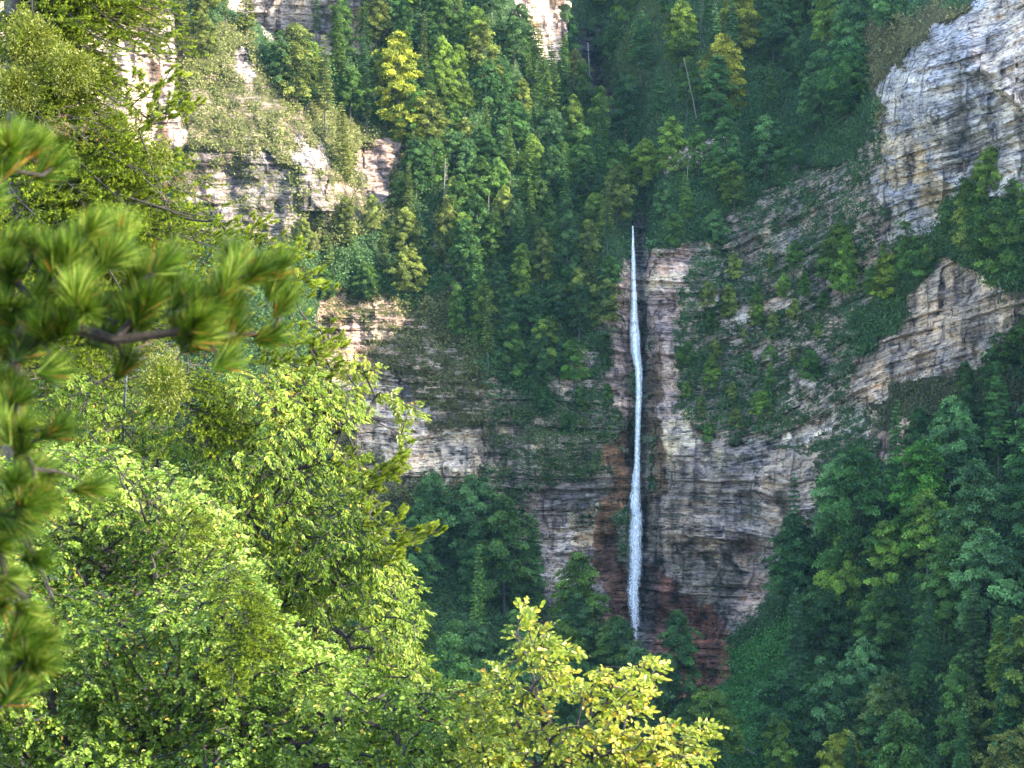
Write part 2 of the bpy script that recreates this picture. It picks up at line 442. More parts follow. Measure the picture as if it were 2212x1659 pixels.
# zones of bare rock: polygon, colour, strength
CREAM = (.44, .40, .33); GREY = (.29, .29, .31); PINK = (.31, .25, .23); PURP = (.235, .212, .205); RED = (.19, .10, .08); OCH = (.20, .125, .08)
PALE = (.46, .44, .42); BLUE = (.36, .38, .44); DARK = (.06, .06, .07)
zones = [
    # the wall under the forest: broken strata with growth
    ([(690, 640), (880, 650), (1020, 800), (1200, 860), (1330, 640), (1345, 540), (1480, 540), (1570, 470), (1760, 380), (1900, 330), (1960, 560), (1830, 700), (1880, 880), (1920, 960), (1800, 1080), (1700, 1300), (1560, 1400), (1150, 1400), (1000, 1080), (700, 1050)], (.25, .22, .21), .46),
    ([(1130, 1070), (1350, 1030), (1350, 1320), (1160, 1300)], PURP, .80),
    ([(1400, 940), (1560, 960), (1760, 980), (1810, 1070), (1720, 1150), (1650, 1330), (1560, 1360), (1395, 1300)], (.265, .24, .23), .80),
    ([(1150, 1170), (1240, 1160), (1235, 1250), (1170, 1270)], PALE, .9),
    ([(1230, 1130), (1320, 1110), (1320, 1190), (1240, 1180)], CREAM, .62),
    # left strata bands
    ([(760, 900), (1050, 920), (1060, 1000), (1000, 1080), (900, 1030), (760, 990)], CREAM, .72),
    ([(1070, 915), (1130, 920), (1130, 955), (1080, 945)], CREAM, .95), ([(1130, 985), (1185, 985), (1180, 1010), (1135, 1005)], CREAM, .85),
    ([(745, 680), (805, 690), (815, 790), (760, 790), (740, 740)], (.40, .33, .29), .95),
    ([(690, 650), (870, 655), (900, 700), (800, 690), (700, 700)], PINK, .55),
    ([(730, 790), (870, 800), (940, 870), (900, 940), (780, 920), (730, 900)], PALE, .72),
    ([(1195, 775), (1260, 745), (1290, 770), (1240, 840), (1205, 840)], (.40, .36, .33), .95),
    ([(980, 530), (1010, 540), (1000, 600), (975, 660), (960, 640)], PALE, .8), ([(925, 515), (960, 520), (950, 550), (925, 540)], PALE, .9),
    # either side of the fall
    ([(1300, 700), (1340, 560), (1365, 560), (1345, 660), (1320, 720)], (.45, .38, .30), .9),
    ([(1345, 600), (1372, 570), (1366, 900), (1330, 900), (1310, 760)], PINK, .85),
    ([(1390, 560), (1470, 545), (1490, 600), (1450, 640), (1450, 800), (1470, 960), (1400, 960), (1385, 640)], (.34, .28, .27), .95),
    ([(1400, 600), (1480, 580), (1470, 620), (1410, 640)], CREAM, 1.0),
    ([(1395, 900), (1490, 900), (1520, 980), (1400, 990)], CREAM, .75),
    ([(1318, 950), (1362, 900), (1352, 1230), (1305, 1260)], OCH, 1.0),
    ([(1392, 780), (1412, 760), (1422, 900), (1412, 1230), (1388, 1230)], (.13, .10, .075), 1.0),
    ([(1290, 1230), (1360, 1180), (1360, 1400), (1290, 1400)], (.12, .07, .055), .9),
    # red undercut at the foot
    ([(1385, 1215), (1440, 1225), (1500, 1290), (1610, 1340), (1590, 1400), (1560, 1500), (1400, 1500), (1385, 1300)], RED, 1.0),
    ([(1420, 1365), (1560, 1370), (1620, 1400), (1560, 1490), (1490, 1500), (1440, 1440)], (.25, .125, .09), 1.1),
    ([(1560, 1240), (1640, 1180), (1660, 1290), (1600, 1340)], (.30, .26, .25), .9),
    # small outcrops right of the fall
    ([(1410, 330), (1500, 290), (1570, 300), (1560, 360), (1480, 350), (1430, 380)], (.40, .36, .32), .85),
    ([(1600, 460), (1710, 455), (1700, 490), (1640, 510), (1600, 495)], (.40, .37, .34), .9),
    ([(1710, 380), (1755, 400), (1740, 450), (1715, 430)], PALE, .8),
    ([(1490, 645), (1565, 625), (1560, 650), (1500, 685)], PALE, .9), ([(1690, 800), (1740, 795), (1745, 830), (1700, 840)], PALE, .85),
    ([(1500, 540), (1530, 500), (1540, 530), (1520, 560)], PALE, .6),
    ([(1600, 640), (1720, 600), (1790, 560), (1800, 590), (1700, 660), (1620, 690)], (.36, .33, .31), .8),
    ([(1600, 760), (1680, 720), (1700, 750), (1630, 800)], (.36, .33, .31), .75),
    ([(1600, 940), (1780, 900), (1790, 940), (1620, 975)], PALE, .7),
    # right-hand buttress
    ([(1900, 200), (1960, 110), (2060, 20), (2120, -80), (3100, -300), (3100, 520), (2212, 430), (2060, 410), (1990, 500), (1900, 530), (1800, 450), (1880, 340)], BLUE, 1.05),
    ([(2060, 40), (2230, -60), (2400, 100), (2300, 300), (2212, 240), (2080, 130)], (.40, .38, .37), 1.0),
    ([(1890, 330), (1960, 300), (2010, 380), (2050, 440), (1990, 430), (1950, 400)], CREAM, .95),
    ([(1780, 450), (1900, 380), (1900, 560), (1800, 540)], (.26, .24, .25), .65),
    ([(1560, 480), (1850, 330), (1900, 230), (1890, 520), (1780, 640), (1560, 640)], PURP, .52),
    ([(1960, 640), (2050, 545), (2130, 590), (2260, 650), (2400, 700), (2400, 830), (2212, 790), (2100, 810), (1900, 860), (1790, 870), (1870, 760), (1950, 690)], (.37, .335, .315), .92),
    ([(1900, 920), (1990, 905), (2010, 960), (1950, 1000), (1900, 980)], PINK, .85), ([(1770, 870), (1880, 860), (1880, 940), (1780, 920)], PALE, .6),
    ([(2060, 910), (2212, 880), (2212, 930), (2080, 950)], GREY, .6),
    ([(1600, 1200), (1650, 1180), (1650, 1330), (1580, 1340)], PINK, .8),
    # sunlit spur on the left
    ([(370, 230), (480, 110), (560, 170), (620, 240), (780, 350), (860, 320), (850, 430), (700, 480), (480, 500), (380, 380)], (.30, .25, .21), .42),
    ([(410, 330), (560, 320), (700, 380), (690, 480), (500, 520), (400, 440)], (.30, .27, .27), .60),
    ([(480, 130), (520, 105), (550, 150), (530, 190), (490, 160)], PALE, .95),
    ([(630, 280), (660, 290), (710, 355), (670, 360), (640, 330)], PALE, .9),
    ([(780, 325), (870, 315), (850, 430), (790, 420)], (.40, .31, .27), .8),
    # high pale walls
    ([(500, -200), (820, -200), (820, 60), (780, 100), (700, 108), (640, 90), (570, 60), (510, 20)], (.48, .45, .41), 1.2),
    ([(1110, -200), (1228, -200), (1226, 60), (1232, 125), (1195, 130), (1150, 60), (1120, 20)], (.44, .42, .40), 1.2),
    ([(-200, -200), (365, -200), (372, 60), (370, 200), (400, 300), (380, 340), (-200, 340)], (.62, .54, .47), 1.2),
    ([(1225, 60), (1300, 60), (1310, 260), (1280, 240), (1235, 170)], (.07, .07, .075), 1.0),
]
ROCK = np.zeros_like(GX)
TONE = np.ones(GX.shape + (3,)) * np.array([.24, .22, .22])
for poly, colr, st in zones:
    m = in_poly(QX, QY, poly)
    ROCK[m] = st
    TONE[m] = colr
# steep places show a bit of rock everywhere
ROCK += .10 * fbm(XW / 14, ZW / 8, 31, 4)
# wet dark band beside the fall and ochre seep
wet = np.exp(-((GX - (SX + 14)) / 11) ** 2) * sstep(440, 470, GY) * (1 - sstep(1380, 1420, GY))
wet2 = np.exp(-((GX - (SX + 26)) / 24) ** 2) * sstep(1180, 1280, GY) * (1 - sstep(1390, 1420, GY))
wet = np.clip(wet + wet2 + .8 * np.exp(-((GX - (SX - 12)) / 8) ** 2) * sstep(900, 1000, GY) * (1 - sstep(1380, 1420, GY)), 0, 1)[..., None]
TONE = TONE * (1 - .82 * wet) + .82 * wet * np.array([.035, .05, .06])
ROCK = np.maximum(ROCK, wet[..., 0] * 1.3)
tv = fbm(XW / 6, ZW / 3.5, 201, 5, .6)[..., None]
TONE = TONE * (1 + .55 * tv) + np.clip(tv, 0, 1) * np.array([.03, .02, .01])
TONE = TONE * (1 - .35 * np.clip(fbm(XW / 3, ZW / 14, 207, 4), 0, 1)[..., None] * 1.6)
# black seepage stains
for (x0, x1, y0, y1) in ((1505, 1545, 1190, 1235), (1700, 1722, 1060, 1140), (1562, 1586, 1185, 1260), (1430, 1442, 1190, 1250)):
    m = sstep(x0 - 6, x0 + 6, QX) * (1 - sstep(x1 - 6, x1 + 6, QX)) * sstep(y0 - 6, y0 + 4, GY) * (1 - sstep(y1 - 30, y1 + 20, QY))
    TONE *= (1 - .7 * m[..., None])

# far high walls stand well behind the spur and the wood
back = np.zeros_like(GX)
for poly in ([(500, -900), (820, -900), (830, 60), (790, 105), (700, 112), (640, 95), (570, 66), (505, 20)],
             [(1112, -900), (1232, -900), (1232, 40), (1222, 120), (1195, 130), (1150, 64), (1120, 20)],
             [(-900, -900), (365, -900), (372, 60), (374, 200), (402, 300), (384, 345), (-900, 360)]):
    m = in_poly(GX + wx * .15, GY + wy * .15, poly)
    back[m] = 1
for _ in range(2):      # soften the step
    back[1:-1, 1:-1] = (back[1:-1, 1:-1] * 2 + back[:-2, 1:-1] + back[2:, 1:-1] + back[1:-1, :-2] + back[1:-1, 2:]) / 6
bump_big = fbm(XW / 24, ZW / 34, 3, 4) * 11 * sstep(-200, 300, np.abs(dxs) * 3)
BACKD = np.where(GX < 450, 386 + (GX - 370) * .07, 500) + fbm(XW / 12, ZW / 40, 71, 4) * 8
# strata ledges on rock
tilt = np.where(GX > 1780, (GX - 1780) * .0, 0)
s1 = ZW + .04 * XW + fbm(XW / 26, ZW / 26, 41, 3) * 3.0
tiltw = sstep(28, 62, XW) * sstep(-22, 2, ZW)
s1 = s1 - .34 * (XW - 28) * tiltw
SCO = s1.copy()
s1 = s1 + .9 * np.sin(s1 * .7) + .4 * np.sin(s1 * 1.9)
fr = (s1 / 3.1) % 1.0; fr2 = (s1 / .95 + .3) % 1.0
rk = sstep(.25, .7, ROCK)
led = (.35 + 1.3 * np.clip(.5 + fbm(XW / 12, ZW / 7, 44, 4), 0, 1)) * (np.where(fr < .8, fr / .8, (1 - fr) / .2) * 1.0 * (.5 + hash2(np.floor(s1 / 3.1), np.zeros_like(s1), 5)) + np.where(fr2 < .8, fr2 / .8, (1 - fr2) / .2) * .45)
jx = XW + fbm(XW / 5, ZW / 9, 57, 3) * 3
flute = fbm(XW / 4.5, ZW / 22, 51, 4) * 2.0 + (hash2(np.floor(jx / 2.6), np.floor(s1 / 3.1), 58) - .5) * 1.1 + (hash2(np.floor(jx / 6.3), np.floor(s1 / 6.2), 59) - .5) * 1.6
rough = fbm(XW / 3.2, ZW / 2.2, 61, 4) * 1.8 + np.abs(fbm(XW / 7, ZW / 9, 66, 4)) * 6.5
# a shelf line and the undercut at the foot of the fall
shelf = 2.4 * sstep(1172, 1186, GY + (GX - 1400) * .05) * (1 - sstep(1340, 1400, GY)) * sstep(1385, 1420, GX) * (1 - sstep(1640, 1700, GX))
cave = 5 * np.exp(-(((GX - 1450) / 105) ** 2 + ((GY - 1345) / 34) ** 2))
D = D0 + bump_big + (led + flute + rough) * (.25 + .75 * rk) + shelf + cave
D = D * (1 - back) + BACKD * back + (led * .6 + flute * 2 + rough) * back
# overhanging roof on right-hand buttress
D += 5 * sstep(0, 26, QY - (120 + (GX - 2060) * .75)) * sstep(2040, 2080, GX) * (1 - sstep(300, 420, GY))
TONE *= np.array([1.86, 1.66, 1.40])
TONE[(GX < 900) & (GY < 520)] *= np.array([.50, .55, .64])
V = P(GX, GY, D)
nyg, nxg = GX.shape
# vegetation colours
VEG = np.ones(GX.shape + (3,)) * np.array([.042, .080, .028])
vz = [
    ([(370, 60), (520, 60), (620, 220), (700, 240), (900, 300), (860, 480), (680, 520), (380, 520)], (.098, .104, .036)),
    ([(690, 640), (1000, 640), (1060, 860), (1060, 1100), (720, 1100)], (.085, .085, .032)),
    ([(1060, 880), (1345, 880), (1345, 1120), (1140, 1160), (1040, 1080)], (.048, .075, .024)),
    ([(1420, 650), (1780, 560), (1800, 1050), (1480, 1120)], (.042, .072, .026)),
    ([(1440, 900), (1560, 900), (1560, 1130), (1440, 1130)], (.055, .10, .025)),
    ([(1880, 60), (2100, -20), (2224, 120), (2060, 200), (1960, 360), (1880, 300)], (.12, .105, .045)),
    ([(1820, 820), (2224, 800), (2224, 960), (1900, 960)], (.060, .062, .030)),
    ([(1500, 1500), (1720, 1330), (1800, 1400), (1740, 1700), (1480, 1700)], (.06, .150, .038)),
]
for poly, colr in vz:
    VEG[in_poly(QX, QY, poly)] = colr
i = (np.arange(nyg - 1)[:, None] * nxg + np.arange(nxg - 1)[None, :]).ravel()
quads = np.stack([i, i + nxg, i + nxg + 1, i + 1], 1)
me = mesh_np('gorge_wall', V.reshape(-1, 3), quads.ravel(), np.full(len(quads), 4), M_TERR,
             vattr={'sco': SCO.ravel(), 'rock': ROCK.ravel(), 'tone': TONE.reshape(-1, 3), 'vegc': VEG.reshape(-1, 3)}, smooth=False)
cliff = link('cliff', me); tag(cliff, kind='structure')


def depth_at(px, py):
    ix = np.clip(np.searchsorted(gx, px) - 1, 0, len(gx) - 2); iy = np.clip(np.searchsorted(gy, py) - 1, 0, len(gy) - 2)
    fx = np.clip((px - gx[ix]) / (gx[ix + 1] - gx[ix]), 0, 1); fy = np.clip((py - gy[iy]) / (gy[iy + 1] - gy[iy]), 0, 1)
    return (D[iy, ix] * (1 - fx) + D[iy, ix + 1] * fx) * (1 - fy) + (D[iy + 1, ix] * (1 - fx) + D[iy + 1, ix + 1] * fx) * fy


def attr_at(A, px, py):
    ix = np.clip(np.searchsorted(gx, px) - 1, 0, len(gx) - 2); iy = np.clip(np.searchsorted(gy, py) - 1, 0, len(gy) - 2)
    return A[iy, ix]


# ------------------------------------------------------------------ other ground: valley floor, near slope, the unseen mountain right of frame that shades the gorge
def sheet(name, xs, ys, fz, veg, rockv=0.0):
    X, Y = np.meshgrid(xs, ys)
    Z = fz(X, Y)
    n, m = X.shape
    i = (np.arange(n - 1)[:, None] * m + np.arange(m - 1)[None, :]).ravel()
    q = np.stack([i, i + 1, i + m + 1, i + m], 1)
    k = n * m
    me = mesh_np(name, np.stack([X, Y, Z], -1).reshape(-1, 3), q.ravel(), np.full(len(q), 4), M_TERR,
                 vattr={'sco': Z.ravel(), 'rock': np.full(k, rockv), 'tone': np.ones((k, 3)) * .22, 'vegc': np.ones((k, 3)) * np.array(veg)}, smooth=True)
    o = link(name, me); tag(o, kind='structure')
    return o


def near_z(X, Y):
    return np.maximum(-2.2 - .85 * np.maximum(Y - 2, 0) - .25 * X * 0 + fbm(X / 12, Y / 12, 91, 4) * 1.5, -112 + fbm(X / 30, Y / 30, 93, 3) * 4)


sheet('hillside', np.arange(-260, 420, 5.0), np.arange(-80, 300, 4.0), near_z, (.04, .055, .02), .1)


def mount_z(X, Y):
    crest = np.interp(Y, [120, 170, 240, 300, 340, 400, 480, 600], [-80, 0, 40, 58, 66, 68, 66, 60])  # crest heights shaped so this ridge's shadow covers the gorge wall
    base = -125
    t = np.exp(-np.abs((X - (165 + (Y - 250) * .20)) / 62) ** 2.2)
    return base + (crest - base) * t + fbm(X / 30, Y / 30, 95, 5) * 14 * t


sheet('mountain', np.arange(60, 420, 5.0), np.arange(90, 620, 5.0), mount_z, (.04, .06, .02), .2)

# ------------------------------------------------------------------ waterfall
def water_mat():
    m, nt, out = new_mat('falling_water')
    L = nt.links.new
    tc = N(nt, 'ShaderNodeTexCoord')
    mp = N(nt, 'ShaderNodeMapping'); mp.inputs['Scale'].default_value = (4.2, 4.2, .035)
    L(tc.outputs['Object'], mp.inputs['Vector'])
    n = N(nt, 'ShaderNodeTexNoise'); n.inputs['Scale'].default_value = 1.3; n.inputs['Detail'].default_value = 7; n.inputs['Roughness'].default_value = .65
    L(mp.outputs[0], n.inputs['Vector'])
    ed = N(nt, 'ShaderNodeAttribute', attribute_name='thin')
    ad = N(nt, 'ShaderNodeMath', operation='ADD'); L(n.outputs['Fac'], ad.inputs[0]); L(ed.outputs['Fac'], ad.inputs[1])
    mr = N(nt, 'ShaderNodeMapRange'); mr.inputs[1].default_value = .34; mr.inputs[2].default_value = .72; L(ad.outputs[0], mr.inputs[0])
    cr = ramp(nt, [(.36, (.62, .68, .74)), (.55, (.98, .96, .92))]); L(n.outputs['Fac'], cr.inputs[0])
    df = N(nt, 'ShaderNodeBsdfPrincipled'); df.inputs['Roughness'].default_value = .5; L(cr.outputs[0], df.inputs['Base Color'])
    tr = N(nt, 'ShaderNodeBsdfTransparent')
    mx = N(nt, 'ShaderNodeMixShader'); L(mr.outputs[0], mx.inputs[0]); L(tr.outputs[0], mx.inputs[1]); L(df.outputs[0], mx.inputs[2])
    L(mx.outputs[0], out.inputs[0])
    return m


M_WATER = water_mat()


def water_ribbon(name, ys, xs, ws, off, thin_c, layers=3, nseg=220, n=9):
    vs, ls, ss, th = [], [], [], []
    base = 0
    yy = np.linspace(ys[0], ys[-1], nseg)
    cx = np.interp(yy, ys, xs); w = np.interp(yy, ys, ws); tcn = np.interp(yy, ys, thin_c)
    dd = depth_at(cx, yy)
    # water keeps clear of the rock and falls in a smooth line
    for k in range(12):
        dd = np.minimum(dd, np.convolve(np.pad(dd, 12, mode='edge'), np.ones(25) / 25, 'valid'))
    for l in range(layers):
        u = np.linspace(-1, 1, n)
        ww = w * (1 - .16 * l)
        wob = fbm(yy / 40.0 + l * 7, yy * 0 + l, 7 + l, 3) * ww * .12
        X = cx[:, None] + wob[:, None] + ww[:, None] * .5 * u[None, :]
        Dp = dd[:, None] - off - (1 - u[None, :] ** 2) * (ww[:, None] * KPX * 400 * .35) - l * .25 + 0 * X
        pts = P(X, np.repeat(yy[:, None], n, 1), Dp)
        i = (np.arange(nseg - 1)[:, None] * n + np.arange(n - 1)[None, :]).ravel() + base
        vs.append(pts.reshape(-1, 3)); ls.append(np.stack([i, i + n, i + n + 1, i + 1], 1).ravel()); ss.append(np.full(len(i), 4))
        th.append((tcn[:, None] + .16 - .50 * np.abs(u[None, :]) ** 1.8 - .06 * l + 0 * X).ravel())
        base += nseg * n
    me = mesh_np(name, np.concatenate(vs), np.concatenate(ls), np.concatenate(ss), M_WATER, vattr={'thin': np.concatenate(th)}, smooth=True)
    o = link(name, me); tag(o, kind='structure')
    return o


water_ribbon('waterfall', [488, 500, 515, 540, 570, 620, 680, 720, 760, 800, 860, 950, 1000, 1050, 1120, 1200, 1300, 1340, 1385],
             [1367, 1367, 1367, 1367, 1368, 1369, 1369, 1370, 1373, 1379, 1380, 1377, 1376, 1374, 1373, 1372, 1368, 1369, 1374],
             [5, 6, 7, 9, 11, 13, 18, 24, 23, 18, 14, 14, 17, 28, 40, 46, 44, 40, 26], 1.2,
             [-.1, -.08, -.04, .04, .08, .12, .16, .2, .2, .18, .18, .10, .04, .0, -.03, -.06, -.11, -.15, -.22])
water_ribbon('waterfall', [100, 130, 160, 188], [1241, 1248, 1258, 1266], [5, 7, 12, 20], 1.5, [.0, -.05, -.08, -.05], 2, 60, 7)
water_ribbon('waterfall', [92, 130, 170], [1270, 1272, 1274], [3, 4, 4], 1.5, [-.06, -.1, -.12], 2, 40, 5)

# ------------------------------------------------------------------ far trees: a few of each kind, then copies
def broad_proto(seed, H=14.0, Rr=4.2, base=.2, peak=.42, nl=60, droop=.25, dens=74, leafs=.33):
    rg = np.random.default_rng(seed)
    g = Geo(); tr = Geo()
    ns = 9
    zz = np.linspace(-2.5, H * .96, ns)
    bend = np.cumsum(rg.normal(0, .12, (ns, 2)), 0); bend[:2] = 0
    tp = np.stack([bend[:, 0], bend[:, 1], zz], 1)
    tr.tube(tp, np.linspace(.26, .03, ns), 6)

    def trunk_at(z):
        return np.array([np.interp(z, zz, tp[:, 0]), np.interp(z, zz, tp[:, 1]), z])
    cs, outs, cr, ct = [], [], [], []
    for k in range(nl):
        t = base + (1 - base) * ((k + rg.uniform(0, .9)) / nl) ** .85
        az = k * 2.39996 + rg.uniform(-.4, .4)
        pr = max(0.02, 1 - abs((t - peak) / (1.03 - peak if t > peak else peak + .12)) ** 1.9) ** .7
        L = Rr * pr * rg.uniform(.72, 1.18)
        d = np.array([math.cos(az), math.sin(az), 0])
        z1 = H * t
        A = trunk_at(max(0, z1 - L * .45)); 
        B = A + d * L * .6 + np.array([0, 0, L * .36]); E = trunk_at(z1) * np.array([1, 1, 0]) + d * L + np.array([0, 0, z1 - droop * L * .5])
        s = np.linspace(0, 1, 6)[:, None]
        curve = (1 - s) ** 2 * A + 2 * s * (1 - s) * B + s * s * E
        tr.tube(curve, np.linspace(.05, .012, 6), 3)
        nc = max(2, int(L * 1.35 + 1.5))
        tk = rg.uniform(.2, .75)
        for c in range(nc):
            s_ = .3 + .7 * (c + rg.uniform(.2, .9)) / nc
            p = (1 - s_) ** 2 * A + 2 * s_ * (1 - s_) * B + s_ * s_ * E
            p = p + rg.normal(0, .28 + .1 * L * s_ * .4, 3) * np.array([1, 1, .5])
            cs.append(p); outs.append(d); cr.append(rg.uniform(.5, .95)); ct.append(tk + rg.uniform(-.18, .18))
    cs = np.array(cs); outs = np.array(outs); cr = np.array(cr); ct = np.array(ct)
    n = len(cs); m = dens
    rep = np.repeat(np.arange(n), m)
    a = rg.uniform(0, 2 * np.pi, n * m); r = np.sqrt(rg.uniform(0, 1, n * m)) * cr[rep]
    nrm = unit(np.array([0, 0, 1.0]) * .9 + outs[rep] * .45 + rg.normal(0, .10, (n, 3))[rep])
    u = unit(np.cross(nrm, np.array([.2, .9, .1]))); w = np.cross(nrm, u)
    pos = cs[rep] + (u * np.cos(a)[:, None] + w * np.sin(a)[:, None]) * r[:, None] + nrm * (rg.normal(0, .10, n * m) - .22 * r * r)[:, None]
    ax = unit(outs[rep] + rg.normal(0, .55, (n * m, 3)) - np.array([0, 0, .35]))
    ln = unit(nrm + rg.normal(0, .38, (n * m, 3)))
    g.leaves(pos, ax, ln, rg.uniform(.75, 1.25, n * m) * leafs, rg.uniform(.5, .8, n * m) * leafs, np.clip(ct[rep] + rg.normal(0, .14, n * m), 0, 1))
    return g.mesh('broadleaf_crown', M_FAR), tr.mesh('broadleaf_trunk', M_BARK, True)


def fir_proto(seed, H=17.0, Rr=2.7, base=.12, gappy=.0, leafs=.36, stiff=.0, dens=16):
    rg = np.random.default_rng(seed)
    g = Geo(); tr = Geo()
    zz = np.linspace(-2.5, H, 8)
    tr.tube(np.stack([zz * 0, zz * 0, zz], 1), np.linspace(.24, .02, 8), 6)
    z = H * base
    P_, AX, NR, T = [], [], [], []
    while z < H * .99:
        t = z / H
        L0 = Rr * (1 - t) ** .75 * (min(1, (t - base) * 6 + .5))
        nb = 8 if t < .9 else 5
        az0 = rg.uniform(0, 6.28)
        for b in range(nb):
            if rg.uniform() < gappy: continue
            az = az0 + b * 2 * np.pi / nb + rg.uniform(-.25, .25)
            L = L0 * rg.uniform(.7, 1.2) + .1
            d = np.array([math.cos(az), math.sin(az), 0]); s_ = np.array([-d[1], d[0], 0])
            k = max(3, int(L * dens))
            s = np.sqrt(rg.uniform(0.02, 1, k * 2))
            side = rg.uniform(-1, 1, k * 2) * .34 * L * (1.15 - s)
            drop = (-.18 + .5 * stiff) * L * s - .22 * L * s * s + .18 * L * s ** 4
            pos = np.array([0, 0, z]) + d * (L * s)[:, None] + s_ * side[:, None] + np.array([0, 0, 1]) * drop[:, None]
            P_.append(pos); AX.append(unit(d + s_ * (np.sign(side) * .55)[:, None] + rg.normal(0, .25, (k * 2, 3)) - np.array([0, 0, .3])))
            NR.append(unit(np.array([0, 0, 1.0]) + d * .35 + rg.normal(0, .35, (k * 2, 3))))
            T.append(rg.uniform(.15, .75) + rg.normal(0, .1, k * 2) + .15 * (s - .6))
            tr.segs(np.array([[0, 0, z]]), (np.array([0, 0, z]) + d * L * .9 + np.array([0, 0, (-.18 + .5 * stiff) * L * .9 - .15 * L]))[None], [.035], [.01], 3)
        z += H * .026 * rg.uniform(.7, 1.4)
    pos = np.concatenate(P_); n = len(pos)
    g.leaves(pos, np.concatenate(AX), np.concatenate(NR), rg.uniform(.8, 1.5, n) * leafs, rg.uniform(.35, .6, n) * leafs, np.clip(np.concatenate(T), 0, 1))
    return g.mesh('fir_crown', M_FAR), tr.mesh('fir_trunk', M_BARK, True)


BROAD = [broad_proto(1), broad_proto(2, 13, 4.6, .25, .5), broad_proto(3, 15, 3.6, .18, .38), broad_proto(4, 12, 4.4, .3, .55, 40),
         broad_proto(5, 16, 4.0, .2, .35, 52), broad_proto(6, 11, 3.4, .15, .45, 36), broad_proto(7, 14, 3.2, .34, .6, 34, .4)]
FIRS = [fir_proto(11), fir_proto(12, 18, 2.4, .1, .05), fir_proto(13, 16, 3.1, .15, .12), fir_proto(14, 20, 2.6, .3, .1), fir_proto(15, 15, 3.6, .3, .35, .42, .35)]

rng = np.random.default_rng(77)
TREES = []        # dicts for labels


def make_tree(kind, proto, px, py, scale, color, zone, d=None, name=None, label=None, group=None, rz=None, sink=0.0, sxy=1.0, lean=0.0):
    crown_me, trunk_me = (BROAD if kind == 'broad' else FIRS)[proto]
    if d is None: d = float(depth_at(np.array([px]), np.array([py]))[0])
    base = P(px, py, d + .3)
    nm = name or ('broadleaf_tree' if kind == 'broad' else 'fir_tree')
    root = empty(nm, base, cat='tree')
    root.scale = (scale * sxy, scale * sxy, scale)
    root.rotation_euler = (rng.normal(0, .03) + .0, rng.normal(0, .03) + lean, rng.uniform(0, 6.28) if rz is None else rz)
    t = link('trunk', trunk_me, root)
    c = link('crown', crown_me, root)
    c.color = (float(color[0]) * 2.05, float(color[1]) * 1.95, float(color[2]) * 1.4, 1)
    hp = crown_me.vertices and 1
    TREES.append(dict(o=root, kind=kind, px=px, py=py, s=scale, col=color, zone=zone, label=label, proto=proto))
    return root


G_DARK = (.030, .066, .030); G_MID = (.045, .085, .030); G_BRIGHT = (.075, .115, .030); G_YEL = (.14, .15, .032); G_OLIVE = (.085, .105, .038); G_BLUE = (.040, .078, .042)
PAL = {'dark': G_DARK, 'mid': G_MID, 'bright': G_BRIGHT, 'yellow': G_YEL, 'olive': G_OLIVE, 'blue': G_BLUE}

